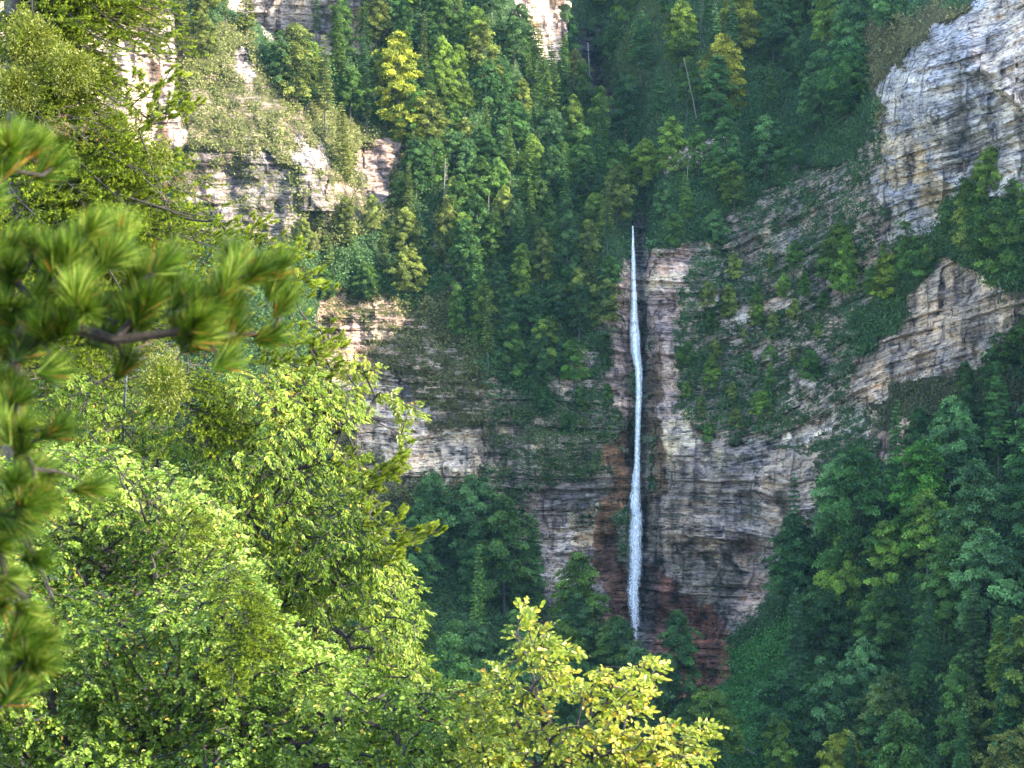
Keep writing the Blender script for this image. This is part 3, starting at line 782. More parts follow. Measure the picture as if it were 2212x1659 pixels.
ZONES = {
    # name: (polygon of tree feet, spacing, scale range, fir share, palette, label phrase)
    'wood': ([(560, 190), (640, 100), (720, 120), (800, 110), (860, 40), (1000, -40), (1110, 60), (1160, 150), (1240, 190), (1270, 290), (1350, 350), (1362, 480), (1330, 560), (1320, 760), (1270, 740), (1200, 850), (1150, 860), (1050, 840), (990, 740), (960, 600), (880, 560), (870, 380), (880, 310), (800, 300), (700, 270), (620, 230)],
             41, (.5, .95), .38, ['mid', 'bright', 'mid', 'olive', 'blue', 'dark'], 'wood left of the waterfall'),
    'grove': ([(640, 620), (660, 520), (740, 500), (800, 520), (870, 470), (900, 560), (890, 660), (800, 670), (700, 680)], 50, (.45, .75), .45, ['olive', 'mid', 'olive'], 'grove under the sunlit spur'),
    'spur': ([(375, 150), (380, 40), (480, 30), (540, 70), (560, 120), (480, 125), (430, 140)], 46, (.5, .85), .2, ['olive', 'yellow', 'olive'], 'on top of the sunlit spur'),
    'slope': ([(1290, 60), (1290, -40), (1960, -60), (1930, 100), (1860, 180), (1840, 280), (1770, 360), (1700, 400), (1640, 390), (1560, 420), (1570, 300), (1500, 290), (1400, 310), (1340, 290), (1330, 160)],
              62, (.7, 1.15), .22, ['mid', 'dark', 'blue', 'mid', 'bright'], 'slope right of the gully'),
    'shoulder': ([(1385, 520), (1380, 420), (1430, 390), (1500, 370), (1560, 440), (1590, 480), (1560, 560), (1460, 550)], 50, (.5, .85), .1, ['mid', 'bright', 'blue'], 'above the lip of the waterfall'),
    'band': ([(2000, 620), (1900, 680), (1790, 650), (1800, 600), (1860, 560), (2010, 560), (2060, 470), (2140, 440), (2300, 480), (2300, 720), (2200, 680), (2080, 560)], 42, (.45, .85), .0, ['bright', 'mid', 'olive', 'mid'], 'ledge under the pale buttress'),
    'edge': ([(2080, 900), (2212, 740), (2320, 760), (2320, 1040), (1980, 1040), (1960, 980)], 52, (.6, .9), .2, ['dark', 'mid'], 'right edge beside the pink rock'),
    'valley': ([(1680, 1350), (1790, 1250), (1800, 1180), (1900, 1080), (2050, 1060), (2300, 1060), (2300, 1850), (1640, 1850), (1700, 1620), (1760, 1480)], 96, (.9, 1.45), .28, ['mid', 'dark', 'dark', 'blue', 'bright', 'mid'], 'shaded wood at lower right'),
    'foot': ([(840, 1250), (980, 1180), (1130, 1290), (1180, 1420), (1330, 1440), (1400, 1480), (1520, 1560), (1600, 1700), (1560, 1850), (980, 1850), (900, 1500)], 90, (.85, 1.35), .12, ['mid', 'dark', 'bright', 'blue'], 'ravine wood below the waterfall'),
    'ledgewood': ([(1130, 880), (1200, 850), (1320, 800), (1330, 900), (1230, 960), (1140, 960)], 60, (.35, .5), .0, ['mid', 'dark'], 'on the cliff ledge left of the waterfall'),
    'rightcliff': ([(1470, 900), (1480, 700), (1560, 620), (1700, 560), (1790, 600), (1790, 760), (1700, 860), (1620, 960), (1540, 980)], 46, (.22, .5), .0, ['mid', 'bright', 'olive', 'mid'], 'cliff face right of the waterfall'),
    'upperleft': ([(700, 120), (820, 110), (850, 60), (900, 120), (860, 200), (740, 200)], 50, (.6, .9), .4, ['mid', 'dark'], 'in the hollow under the high pale wall'),
}
for zn, (poly, spc, sr, fs, pal, phrase) in ZONES.items():
    pa = np.array(poly); lo = pa.min(0); hi = pa.max(0)
    pts = []
    for _ in range(6000):
        q = rng.uniform(lo, hi)
        if not in_poly(np.array([q[0]]), np.array([q[1]]), poly)[0]: continue
        if all(((q[0] - a) ** 2 + ((q[1] - b) * .9) ** 2) > spc ** 2 for a, b in pts): pts.append((q[0], q[1]))
    for (x, y) in pts:
        if 425 < y < 640 and abs(x - 1372) < 34: continue
        fir = rng.uniform() < fs
        key = pal[rng.integers(len(pal))]
        c = np.array(PAL[key]) * rng.uniform(.7, 1.3) * (1.25 if zn in ('valley', 'foot', 'rightcliff', 'band', 'slope', 'shoulder') else .92)  # crown colour lightened in the shaded zones to make up for weak skylight
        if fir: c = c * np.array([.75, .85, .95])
        s = rng.uniform(*sr)
        if zn == 'valley' and y > 1560: s *= .9
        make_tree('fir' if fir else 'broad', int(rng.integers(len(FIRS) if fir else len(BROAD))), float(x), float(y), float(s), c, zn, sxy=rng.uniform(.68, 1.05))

# individually placed trees the photograph shows clearly: kind, proto, foot px, foot py, scale, colour (sunlit ones painted lighter and yellower), zone
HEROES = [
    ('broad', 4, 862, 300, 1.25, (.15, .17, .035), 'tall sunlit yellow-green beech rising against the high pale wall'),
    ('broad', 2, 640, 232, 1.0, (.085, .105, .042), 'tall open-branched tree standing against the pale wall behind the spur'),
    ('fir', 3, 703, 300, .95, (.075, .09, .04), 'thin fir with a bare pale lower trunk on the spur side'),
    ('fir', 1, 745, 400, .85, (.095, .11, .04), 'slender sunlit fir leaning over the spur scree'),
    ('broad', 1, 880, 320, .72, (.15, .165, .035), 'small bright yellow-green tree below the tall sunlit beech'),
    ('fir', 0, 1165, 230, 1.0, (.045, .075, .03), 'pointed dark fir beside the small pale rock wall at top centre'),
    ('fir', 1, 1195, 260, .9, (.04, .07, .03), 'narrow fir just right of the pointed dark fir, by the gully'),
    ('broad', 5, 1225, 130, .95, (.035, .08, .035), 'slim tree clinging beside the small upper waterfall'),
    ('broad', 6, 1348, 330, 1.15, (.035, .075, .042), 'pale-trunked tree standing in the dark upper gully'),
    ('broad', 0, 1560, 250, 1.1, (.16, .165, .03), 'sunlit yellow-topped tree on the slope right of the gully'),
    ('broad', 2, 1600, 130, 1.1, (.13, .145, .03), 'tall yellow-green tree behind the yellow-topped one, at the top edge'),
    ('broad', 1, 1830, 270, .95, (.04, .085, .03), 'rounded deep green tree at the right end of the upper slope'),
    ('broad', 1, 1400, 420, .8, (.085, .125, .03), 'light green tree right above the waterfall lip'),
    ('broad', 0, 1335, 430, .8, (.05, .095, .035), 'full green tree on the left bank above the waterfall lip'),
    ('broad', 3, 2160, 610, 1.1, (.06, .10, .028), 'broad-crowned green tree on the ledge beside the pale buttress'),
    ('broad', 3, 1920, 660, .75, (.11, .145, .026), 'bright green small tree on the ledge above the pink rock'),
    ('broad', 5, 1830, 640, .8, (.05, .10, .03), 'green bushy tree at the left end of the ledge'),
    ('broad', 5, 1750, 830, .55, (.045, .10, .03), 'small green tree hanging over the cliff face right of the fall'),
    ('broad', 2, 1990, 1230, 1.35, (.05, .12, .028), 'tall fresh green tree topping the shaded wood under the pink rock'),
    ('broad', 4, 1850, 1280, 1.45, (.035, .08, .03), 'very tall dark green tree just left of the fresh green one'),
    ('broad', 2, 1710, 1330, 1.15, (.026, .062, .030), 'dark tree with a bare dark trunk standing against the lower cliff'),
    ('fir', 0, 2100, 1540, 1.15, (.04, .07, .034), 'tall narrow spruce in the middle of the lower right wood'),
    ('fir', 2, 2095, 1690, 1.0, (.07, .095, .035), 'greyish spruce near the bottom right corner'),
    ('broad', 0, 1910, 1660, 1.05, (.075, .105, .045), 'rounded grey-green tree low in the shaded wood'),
    ('broad', 1, 1820, 1740, .85, (.13, .145, .03), 'small tree tinted yellow as if sunlit at the bottom edge of the lower wood'),  # this and the next two: crown colour stands in for sunlight in the shade
    ('broad', 4, 2200, 1620, 1.2, (.085, .115, .032), 'green tree tinted as if sunlit at the bottom right edge'),
    ('broad', 3, 2190, 1760, 1.0, (.13, .13, .04), 'tree tinted pale sunlit yellow-green in the bottom right corner'),
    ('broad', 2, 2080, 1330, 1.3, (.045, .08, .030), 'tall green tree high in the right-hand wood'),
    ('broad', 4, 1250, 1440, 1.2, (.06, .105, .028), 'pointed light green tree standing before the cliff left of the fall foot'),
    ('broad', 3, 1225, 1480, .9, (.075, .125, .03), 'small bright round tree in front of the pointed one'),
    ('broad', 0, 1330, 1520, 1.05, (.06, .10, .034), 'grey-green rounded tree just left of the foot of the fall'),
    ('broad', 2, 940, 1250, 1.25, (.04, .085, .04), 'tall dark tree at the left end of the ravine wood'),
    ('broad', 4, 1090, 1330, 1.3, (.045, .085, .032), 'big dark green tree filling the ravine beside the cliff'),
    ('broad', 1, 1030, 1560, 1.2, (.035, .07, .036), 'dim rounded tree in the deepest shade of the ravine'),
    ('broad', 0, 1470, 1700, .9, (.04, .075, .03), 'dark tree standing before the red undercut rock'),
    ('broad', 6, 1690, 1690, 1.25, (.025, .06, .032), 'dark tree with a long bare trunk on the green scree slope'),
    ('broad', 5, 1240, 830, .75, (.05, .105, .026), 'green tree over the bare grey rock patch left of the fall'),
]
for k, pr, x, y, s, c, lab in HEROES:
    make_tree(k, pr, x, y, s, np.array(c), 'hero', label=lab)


# ------------------------------------------------------------------ dead trunks and the fallen log
def snag(name, px, py, hpx, label, lean=0.0, twigs=True, seed=0, mat=M_PALE, r=.16):
    rg = np.random.default_rng(seed)
    d = float(depth_at(np.array([px]), np.array([py]))[0]) - 5.5
    b = P(px, py, d); h = hpx * KPX * d
    root = empty(name, b, label, 'dead tree')
    g = Geo()
    z = np.linspace(-2, h, 10)
    pts = np.stack([lean * z + np.cumsum(rg.normal(0, .03, 10)), z * 0, z], 1)
    g.tube(pts, np.linspace(r, .05, 10), 6)
    link('trunk', g.mesh('snag_trunk', mat, True), root)
    if twigs:
        w = Geo()
        for k in range(34):
            zz = h * rg.uniform(.12, .99); a = rg.normal(0, .9); L = rg.uniform(.5, 1.3) * (1.15 - zz / h * .6)
            s = np.linspace(0, 1, 4)
            w.tube(np.stack([lean * zz + math.cos(a) * L * s, math.sin(a) * L * s, zz + L * (-.12 * s + .1 * s * s)], 1), np.linspace(.045, .02, 4), 3)
        link('twigs', w.mesh('snag_twigs', mat), root)
    return root


snag('dead_tree', 958, 466, 124, 'bare bleached dead tree with side twigs standing in the wood', .03, True, 1)
snag('dead_tree', 1203, 335, 52, 'short bleached stub above the middle of the wood', .0, False, 2)
snag('dead_tree', 1056, 470, 52, 'thin bare pale trunk right of the twiggy dead tree', .03, False, 3, r=.10)
snag('dead_tree', 1500, 232, 105, 'leaning thin pale trunk on the slope right of the gully', -.22, False, 4, r=.11)
snag('dead_tree', 1484, 400, 46, 'short broken pale trunk above the waterfall lip', .04, False, 5, r=.11)
snag('dead_tree', 1512, 85, 90, 'grey dead tree at the top edge beside the yellow-green trees', .03, True, 6, M_BARK)
lg = Geo()
a_, b_ = P(1592, 1610, 335.0), P(1638, 1634, 333.0)
cc = (a_ + b_) / 2
lg.tube(np.stack([a_ - cc, (a_ + (b_ - a_) * .35) - cc + np.array([0, 0, .15]), (a_ + (b_ - a_) * .7) - cc, b_ - cc]), [.14, .2, .26, .22], 7)
log = link('fallen_log', lg.mesh('fallen_log', M_PALE, True))
dl = float(depth_at(np.array([1615.0]), np.array([1622.0]))[0]) - 1.5
log.location = Vector([float(v) for v in P(1615, 1622, dl)])
tag(log, 'bleached fallen log lying on the green scree slope', 'log')

# ------------------------------------------------------------------ shrubs and turf on the ledges: nobody could count them
def cover(name, n, seed, size, region=None, maxrock=.62, minrock=-9, clump=10, spread=.55):
    rg = np.random.default_rng(seed)
    px = rg.uniform(-60, 2290, n); py = rg.uniform(-60, 1700, n)
    keep = np.ones(n, bool)
    rk_ = attr_at(ROCK, px, py); bk = attr_at(back, px, py)
    dens = fbm(px / 45, py / 45, seed, 4)
    keep &= (rk_ + dens * .55 < maxrock) & (bk < .2) & (rk_ > minrock)
    wv = attr_at(wet[..., 0], px, py); keep &= wv < .2
    if region is not None: keep &= in_poly(px, py, region)
    px, py = px[keep], py[keep]; dens = dens[keep]
    d = depth_at(px, py); vc = attr_at(VEG, px, py)
    base = P(px, py, d)
    out = unit(-base)                                     # away from the wall
    nrm0 = unit(np.array([0, 0, 1.0]) * .8 + out * .6)
    m = len(px); rep = np.repeat(np.arange(m), clump)
    s = (rg.uniform(.6, 1.4, m) * (1 + np.clip(dens, 0, .6)))[rep]
    pos = base[rep] + rg.normal(0, spread, (m * clump, 3)) * s[:, None] * np.array([1, .7, .7]) + nrm0[rep] * (.25 + rg.uniform(0, .7, m * clump) * spread * s)[:, None]
    ax = unit(rg.normal(0, 1, (m * clump, 3)) - np.array([0, 0, .2])); ln = unit(nrm0[rep] + rg.normal(0, .45, (m * clump, 3)))
    v, l, sz, k = leaf_faces(pos, ax, ln, rg.uniform(.7, 1.3, m * clump) * size, rg.uniform(.5, .8, m * clump) * size)
    t = np.clip(rg.uniform(.25, .75, m)[rep] + rg.normal(0, .12, m * clump), 0, 1)
    vv_ = rg.uniform(.7, 1.35, m)[rep] * (.75 + 1.5 * (t - .3))
    col = np.repeat(vc[rep] * np.stack([vv_ * 1.55 + .1 * (t - .5), vv_ * 1.6, vv_ * 1.3], 1), 4, 0)
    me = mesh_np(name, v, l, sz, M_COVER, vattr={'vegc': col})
    o = link(name, me); tag(o, kind='stuff')
    return o


def cover_mat():
    m, nt, out = new_mat('ledge_growth')
    at = N(nt, 'ShaderNodeAttribute', attribute_name='vegc')
    bs = N(nt, 'ShaderNodeBsdfPrincipled'); bs.inputs['Roughness'].default_value = .6; bs.inputs['Specular IOR Level'].default_value = .25
    nt.links.new(at.outputs['Color'], bs.inputs['Base Color'])
    tr = N(nt, 'ShaderNodeBsdfTranslucent'); nt.links.new(at.outputs['Color'], tr.inputs[0])
    mx = N(nt, 'ShaderNodeMixShader'); mx.inputs[0].default_value = .2
    nt.links.new(bs.outputs[0], mx.inputs[1]); nt.links.new(tr.outputs[0], mx.inputs[2]); nt.links.new(mx.outputs[0], out.inputs[0])
    return m


M_COVER = cover_mat()
tag(cover('shrubs', 42000, 5, .46, maxrock=.46), 'low shrubs and creepers covering the ledges of the cliff', 'shrubs')
tag(cover('bushes', 5200, 6, .42, maxrock=.40, clump=70, spread=.85), 'rounded bushes rooted on ledges and cracks of the rock wall', 'bushes')
tag(cover('grass', 42000, 8, .28, maxrock=.60, clump=8, spread=.4), 'tufts of grass and moss between the rock bands', 'grass')
tag(cover('ground_cover', 26000, 9, .34, region=[(1480, 1520), (1560, 1400), (1660, 1330), (1780, 1300), (1850, 1750), (1440, 1750)], maxrock=2, clump=10), 'dense leafy ground cover on the scree slope', 'ground cover')

# ------------------------------------------------------------------ near trees
def grow(root_pts, tips, seed, step=.28, wob=.05, bias=.35, gravity=0.0):
    """branch skeleton: every tip is joined to the nearest wood that lies nearer to the root"""
    rg = np.random.default_rng(seed)
    pos = [np.array(p, float) for p in root_pts]; par = [-1] + list(range(len(root_pts) - 1))
    plen = [0.0]
    for k in range(1, len(pos)): plen.append(plen[-1] + np.linalg.norm(pos[k] - pos[k - 1]))
    cap = 120000
    arr = np.zeros((cap, 3)); pl = np.zeros(cap); n = len(pos)
    arr[:n] = pos; pl[:n] = plen
    rootp = arr[:n]
    dmin = np.array([np.min(np.linalg.norm(rootp - t, axis=1)) for t in tips])
    order = np.argsort(dmin); tipnode = np.zeros(len(tips), int)
    for ti in order:
        t = np.asarray(tips[ti], float)
        dv = t - arr[:n]; dist = np.linalg.norm(dv, axis=1)
        cost = dist + bias * pl[:n] + np.where(dist < .02, 9, 0)
        j = int(np.argmin(cost))
        a = arr[j].copy(); L = dist[j]; k = max(1, int(L / step))
        sag = rg.normal(0, wob, 3) * L
        prev = j
        for q in range(1, k + 1):
            s = q / k
            p = a + (t - a) * s + sag * math.sin(math.pi * s) + np.array([0, 0, gravity * L * math.sin(math.pi * s)]) + (rg.normal(0, .012, 3) if q < k else 0)
            arr[n] = p; pl[n] = pl[prev] + L / k; par.append(prev); prev = n; n += 1
        tipnode[ti] = prev
    return arr[:n].copy(), np.array(par), tipnode


def wood(g, pos, par, tipnode, r_tip=.0022, r_root=None, p=2.3, sides=5, keep_min=0.0):
    n = len(pos); w = np.zeros(n)
    w[tipnode] = 1
    for i in range(n - 1, 0, -1):
        if w[i] == 0: w[i] = .3
        w[par[i]] += w[i]
    r = r_tip * w ** (1 / p)
    if r_root is not None: r = np.minimum(r, r_root)
    i = np.arange(1, n); j = par[1:]
    ok = j >= 0
    i = i[ok]; j = j[ok]
    big = r[i] > keep_min
    g.segs(pos[j[big]], pos[i[big]], r[j[big]].clip(None, 1.35 * r[i[big]] + .002), r[i[big]], sides)
    return r


def rays_in(poly, n, seed, spacing):
    rg = np.random.default_rng(seed)
    pa = np.array(poly, float); lo, hi = pa.min(0), pa.max(0)
    q = rg.uniform(lo, hi, (n * 8, 2))
    wq = fbm(q[:, 0] / 55, q[:, 1] / 55, seed + 900, 3) * 42
    wr = fbm(q[:, 0] / 55 + 9, q[:, 1] / 55, seed + 905, 3) * 42
    amp = min(1.0, (hi[0] - lo[0]) / 600)
    q = q[in_poly(q[:, 0] + wq * amp, q[:, 1] + wr * amp, poly)]
    # thin out to an even spread with a cell hash
    cell = {}
    out = []
    for x, y in q:
        c = (int(x // spacing), int(y // spacing)); ok = True
        for a in (-1, 0, 1):
            for b in (-1, 0, 1):
                for (u, v) in cell.get((c[0] + a, c[1] + b), ()):
                    if (u - x) ** 2 + (v - y) ** 2 < spacing ** 2: ok = False
        if ok:
            cell.setdefault(c, []).append((x, y)); out.append((x, y))
            if len(out) >= n: break
    return np.array(out)


def sprays(g, gw, tips, dirs, seed, twigL, nleaf, leafL, leafW, outward, shape='oval', planar=.25, hang=.0, tintf=None, subs=3, angle=55):
    """leafy twigs: leaves set alternately along each twig in a loose plane"""
    rg = np.random.default_rng(seed)
    n = len(tips)
    for sub in range(subs):
        yaw = (0, 38, -38, 20, -20)[sub]
        up = unit(np.array([0, 0, 1.0]) + outward * .55 + rg.normal(0, planar, (n, 3)))
        d = unit(dirs - up * np.sum(dirs * up, 1, keepdims=True))
        s = np.cross(up, d)
        ya = np.radians(yaw + rg.normal(0, 9, n))[:, None]
        dd = unit(d * np.cos(ya) + s * np.sin(ya) - np.array([0, 0, hang]) + rg.normal(0, .08, (n, 3)))
        s = unit(np.cross(up, dd)); un = np.cross(dd, s)
        L = twigL * rg.uniform(.65, 1.15, n) * (1 if sub == 0 else .75)
        start = tips - dirs * (.35 * L)[:, None] * (0 if sub == 0 else 1)
        end = start + dd * L[:, None] - np.array([0, 0, 1]) * (L * .10)[:, None]
        gw.segs(start, end, np.full(n, .0028), np.full(n, .0012), 3)
        tb = np.clip(rg.uniform(.25, .72, n) + fbm(tips[:, 0] * 1.6, tips[:, 2] * 1.6, seed, 3) * .45, .08, .85)
        for k in range(nleaf):
            f = (k + .5) / nleaf
            p = start + (end - start) * (f + rg.normal(0, .02, n))[:, None]
            sg = 1 if k % 2 else -1
            an = np.radians(angle * (1 - .55 * f) + rg.normal(0, 12, n))[:, None]
            ax = dd * np.cos(an) + s * sg * np.sin(an) - np.array([0, 0, 1.0]) * hang * rg.uniform(.4, 1.4, n)[:, None] + rg.normal(0, .12, (n, 3))
            if k == nleaf - 1: ax = dd
            nr = unit(un + rg.normal(0, .34, (n, 3)))
            sz = rg.uniform(.65, 1.15, n) * (1 - .25 * f)
            tint = np.clip(tb + rg.normal(0, .15, n), 0, .95)
            tint = np.where(rg.uniform(0, 1, n) < .012, 1.0, tint)
            g.leaves(p, ax, nr, leafL * sz, leafW * sz, tint, shape, .22)


def crown_tips(poly, n, seed, spacing, d0, relief, thick, lump=140.0):
    q = rays_in(poly, n, seed, spacing)
    rg = np.random.default_rng(seed + 1)
    f = lambda x, y: fbm(x / lump, y / lump, seed, 3)
    h = f(q[:, 0], q[:, 1])
    d = d0(q[:, 0], q[:, 1]) - h * relief + rg.uniform(0, 1, len(q)) ** 1.5 * thick
    e = 14.0
    gxn = (f(q[:, 0] + e, q[:, 1]) - h) / e; gyn = (f(q[:, 0], q[:, 1] + e) - h) / e
    k = relief / (KPX * 25)
    out = unit(np.stack([-gxn * k * .8 + .25, -np.ones(len(q)) * .9, gyn * k * .8 + .35], 1))
    return P(q[:, 0], q[:, 1], d), out, q


def near_broadleaf(name, label, polys, seed, d0, relief, thick, root_px, leaf, mat, twigL, nleaf, spacing, ntip, dirbias, extra=(), barkm=M_DARKBARK, shape='oval', hang=0., tintf=None, subs=3, angle=55, planar=.25, layers=2, stepback=1.1):
    TP, OUT = [], []
    for li in range(layers):
        for pi_, poly in enumerate(polys):
            t, o, q = crown_tips(poly, int(ntip), seed + li * 31 + pi_, spacing * (1 + .15 * li), d0, relief, thick, 150)
            if li: t = t + unit(t) * (stepback * li) * np.random.default_rng(seed).uniform(.6, 1.3, (len(t), 1))
            TP.append(t); OUT.append(o)
    for (x, y, d) in extra:
        TP.append(P(x, y, d)[None]); OUT.append(np.array([[.3, -.8, .5]]))
    tips = np.concatenate(TP); out = unit(np.concatenate(OUT))
    rp = [P(x, y, d) for x, y, d in root_px]
    base = rp[0].copy()
    pos, par, tn = grow(rp, tips, seed, .3, .07, .22)
    gw = Geo(); wood(gw, pos, par, tn, .0034, .19, 2.15)
    dirs = unit(unit(pos[tn] - pos[np.maximum(par[tn], 0)]) * .8 + out * .35 + np.array(dirbias) * .6)
    gl = Geo(); tw = Geo()
    sprays(gl, gw, tips, dirs, seed + 5, twigL, nleaf, *leaf, out, shape, planar, hang, tintf, subs, angle)
    for G in (gl, gw):
        G.v = [v - base for v in G.v]
    root = empty(name, base, label, 'tree')
    link('trunk', gw.mesh(name + '_wood', barkm, False), root)
    link('crown', gl.mesh(name + '_leaves', mat), root)
    return root


def lin(*a):
    """depth as a plane: d = a0 + a1*(px/1000) + a2*(py/1000)"""
    return lambda x, y: a[0] + a[1] * x / 1000 + a[2] * y / 1000


# beech with round leaves filling the lower left
near_broadleaf('beech_tree', 'large beech with round pale green leaves filling the lower left corner',
               [[(-160, 1010), (160, 960), (300, 970), (440, 1060), (520, 1180), (600, 1330), (760, 1430), (900, 1490), (1040, 1475), (1120, 1580), (1120, 1800), (-160, 1800)]],
               101, lin(24.9, -1.0, -2.2), 1.6, .7, [(260, 4200, 24), (300, 2600, 23.5), (330, 1900, 23), (300, 1500, 23.3), (250, 1250, 23.6)],
               (.054, .038), M_LEAF_A, .16, 8, 15, 5400, (.25, -.3, .1))
# narrow-leaved hornbeam in the middle
near_broadleaf('hornbeam_tree', 'bright hornbeam with narrow drooping leaves and dark forked limbs, mid left',
               [[(60, 880), (170, 800), (300, 850), (430, 900), (520, 800), (640, 770), (720, 840), (715, 930), (800, 990), (795, 1100), (860, 1190), (880, 1250), (908, 1310), (890, 1390), (960, 1480), (900, 1560), (600, 1500), (420, 1250), (150, 1150)],
                [(690, 860), (760, 830), (800, 880), (730, 930)]],
               202, lin(26.6, -1.2, -1.2), 1.7, .8, [(560, 4000, 27), (500, 2600, 26.8), (440, 1800, 26.8), (470, 1350, 26.5), (530, 1130, 26.1), (570, 1040, 26.0)],
               (.068, .024), M_LEAF_B, .17, 9, 15.5, 4000, (.4, -.3, .05), hang=.35, angle=48)
# its bright outer sprigs over the cliff
def sprig(name, label, chain, tips, d, seed, leaf, mat, twigL, nleaf, **kw):
    rp = [P(x, y, dd) for x, y, dd in chain]
    T = np.array([P(x, y, d) for x, y in tips]) + np.random.default_rng(seed).normal(0, .06, (len(tips), 3))
    pos, par, tn = grow(rp, T, seed, .15, .08, .15)
    return rp, pos, par, tn, T


near_broadleaf('ash_tree', 'young tree with yellow-green leaf sprays reaching right across the grey rock',
               [[(735, 760), (765, 758), (812, 785), (810, 805), (760, 800)], [(740, 790), (790, 820), (780, 845), (740, 815)],
                [(795, 850), (850, 843), (885, 868), (915, 893), (905, 905), (880, 893), (885, 925), (868, 942), (855, 900), (840, 870)],
                [(640, 850), (700, 800), (735, 830), (720, 900), (660, 930)], [(560, 820), (640, 780), (660, 860), (580, 900)]],
               303, lin(25.2, 0, 0), .4, .3, [(700, 4000, 28.5), (690, 2400, 28.2), (640, 1400, 27.6), (650, 1050, 26.6), (700, 960, 25.6), (740, 925, 25.3), (790, 900, 25.2)],
               (.075, .034), M_LEAF_C, .16, 6, 15, 160, (.6, -.1, .0), hang=.3, angle=45, layers=1)
# young beech with yellow sprays at the bottom
near_broadleaf('young_beech_tree', 'young beech with glowing yellow-green leaves at bottom centre',
               [[(1000, 1560), (1000, 1500), (1040, 1470), (1075, 1430), (1110, 1470), (1170, 1490), (1180, 1560), (1250, 1570), (1300, 1520), (1330, 1560), (1400, 1640), (1420, 1820), (1000, 1820)],
                [(1108, 1350), (1130, 1310), (1150, 1330), (1180, 1370), (1200, 1400), (1250, 1390), (1240, 1415), (1215, 1440), (1230, 1490), (1200, 1500), (1150, 1455), (1120, 1420)],
                [(1240, 1500), (1290, 1430), (1310, 1450), (1400, 1425), (1425, 1440), (1400, 1470), (1395, 1530), (1330, 1540), (1290, 1530)],
                [(1380, 1590), (1440, 1560), (1545, 1565), (1540, 1590), (1505, 1590), (1535, 1625), (1480, 1650), (1400, 1700), (1330, 1700), (1340, 1580)]],
               404, lin(20.5, -.6, -.4), .9, .4, [(1150, 4500, 20.8), (1140, 2700, 20.4), (1130, 1900, 20), (1180, 1650, 19.8), (1175, 1560, 19.8), (1155, 1480, 19.8), (1140, 1400, 19.8)],
               (.064, .044), M_LEAF_C, .17, 6, 21, 800, (.45, -.15, .35), layers=2, stepback=.7, planar=.35)


# ---- fir boughs: flat fans of needle-covered twigs
def bough_mesh(seed, L=2.4, wid=.5):
    rg = np.random.default_rng(seed)
    gw, gn, gb = Geo(), Geo(), Geo()
    s = np.linspace(0, 1, 12)
    main = np.stack([L * s, .10 * L * np.sin(s * 3 + seed), L * (.04 * np.sin(s * 3.1) - .16 * s * s)], 1)
    gw.tube(main, np.linspace(.035 if L > 1 else .008, .006 if L > 1 else .003, 12), 5)
    A, B = [], []

    def twig(a, d, ln, lvl):
        b = a + d * ln + np.array([0, 0, -.06 * ln + .05 * ln * rg.uniform(-1, 1)])
        A.append(a); B.append(b)
        if lvl > 0:
            k = max(2, int(ln / .10))
            for q in range(k):
                f = .25 + .75 * (q + rg.uniform(.2, .8)) / k
                sg = 1 if q % 2 else -1
                an = R(rg.uniform(38, 58)) * sg
                d2 = np.array([d[0] * math.cos(an) - d[1] * math.sin(an), d[0] * math.sin(an) + d[1] * math.cos(an), d[2] + rg.normal(.10, .26)])
                twig(a + (b - a) * f, unit(d2), ln * rg.uniform(.25, .45) * (1.3 - f * .6), lvl - 1)
    k = int(L / (.11 if L > 1 else .045))
    for q in range(k):
        f = .22 + .78 * q / k
        a = np.array([np.interp(f, s, main[:, i]) for i in range(3)])
        sg = 1 if q % 2 else -1
        an = R(rg.uniform(42, 66)) * sg
        ln = wid * L * .62 * (1.08 - f) ** .7 * rg.uniform(.65, 1.15)
        twig(a, unit(np.array([math.cos(an), math.sin(an), rg.normal(-.04, .26)])), max(ln, .1), 2 if ln > .3 else 1)
    twig(main[-1], np.array([1, 0, 0.05]), .16, 1)
    A = np.array(A); B = np.array(B)
    ln = np.linalg.norm(B - A, axis=1)
    gw.segs(A, B, .0035 + .006 * (ln > .3), np.full(len(A), .0025), 3)
    # needles
    per = 380
    m = np.maximum(3, (ln * per * 1.0).astype(int) * 2)
    rep = np.repeat(np.arange(len(A)), m)
    f = rg.uniform(0, 1.03, len(rep)) ** .9
    p = A[rep] + (B - A)[rep] * f[:, None]
    d = unit(B - A)[rep]
    rnd = rg.normal(0, 1, (len(rep), 3)); rnd[:, 2] += .55
    rad = unit(rnd - d * np.sum(rnd * d, 1, keepdims=True))
    ax = unit(d * .75 + rad)
    tb = rg.uniform(.3, .68, len(A))[rep]
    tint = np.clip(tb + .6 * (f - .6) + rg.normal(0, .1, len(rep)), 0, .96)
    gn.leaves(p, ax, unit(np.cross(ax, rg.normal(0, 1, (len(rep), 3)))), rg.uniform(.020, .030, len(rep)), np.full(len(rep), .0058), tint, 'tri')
    return gw.mesh('fir_bough_wood', M_DARKBARK, False), gn.mesh('fir_bough_needles', M_FIR)


BOUGHS = [bough_mesh(s, 2.4, w) for s, w in ((1, .62), (2, .5), (3, .7), (4, .56))]

SMALLB = [bough_mesh(s, .8, w) for s, w in ((11, .8), (12, .66), (13, .9))]


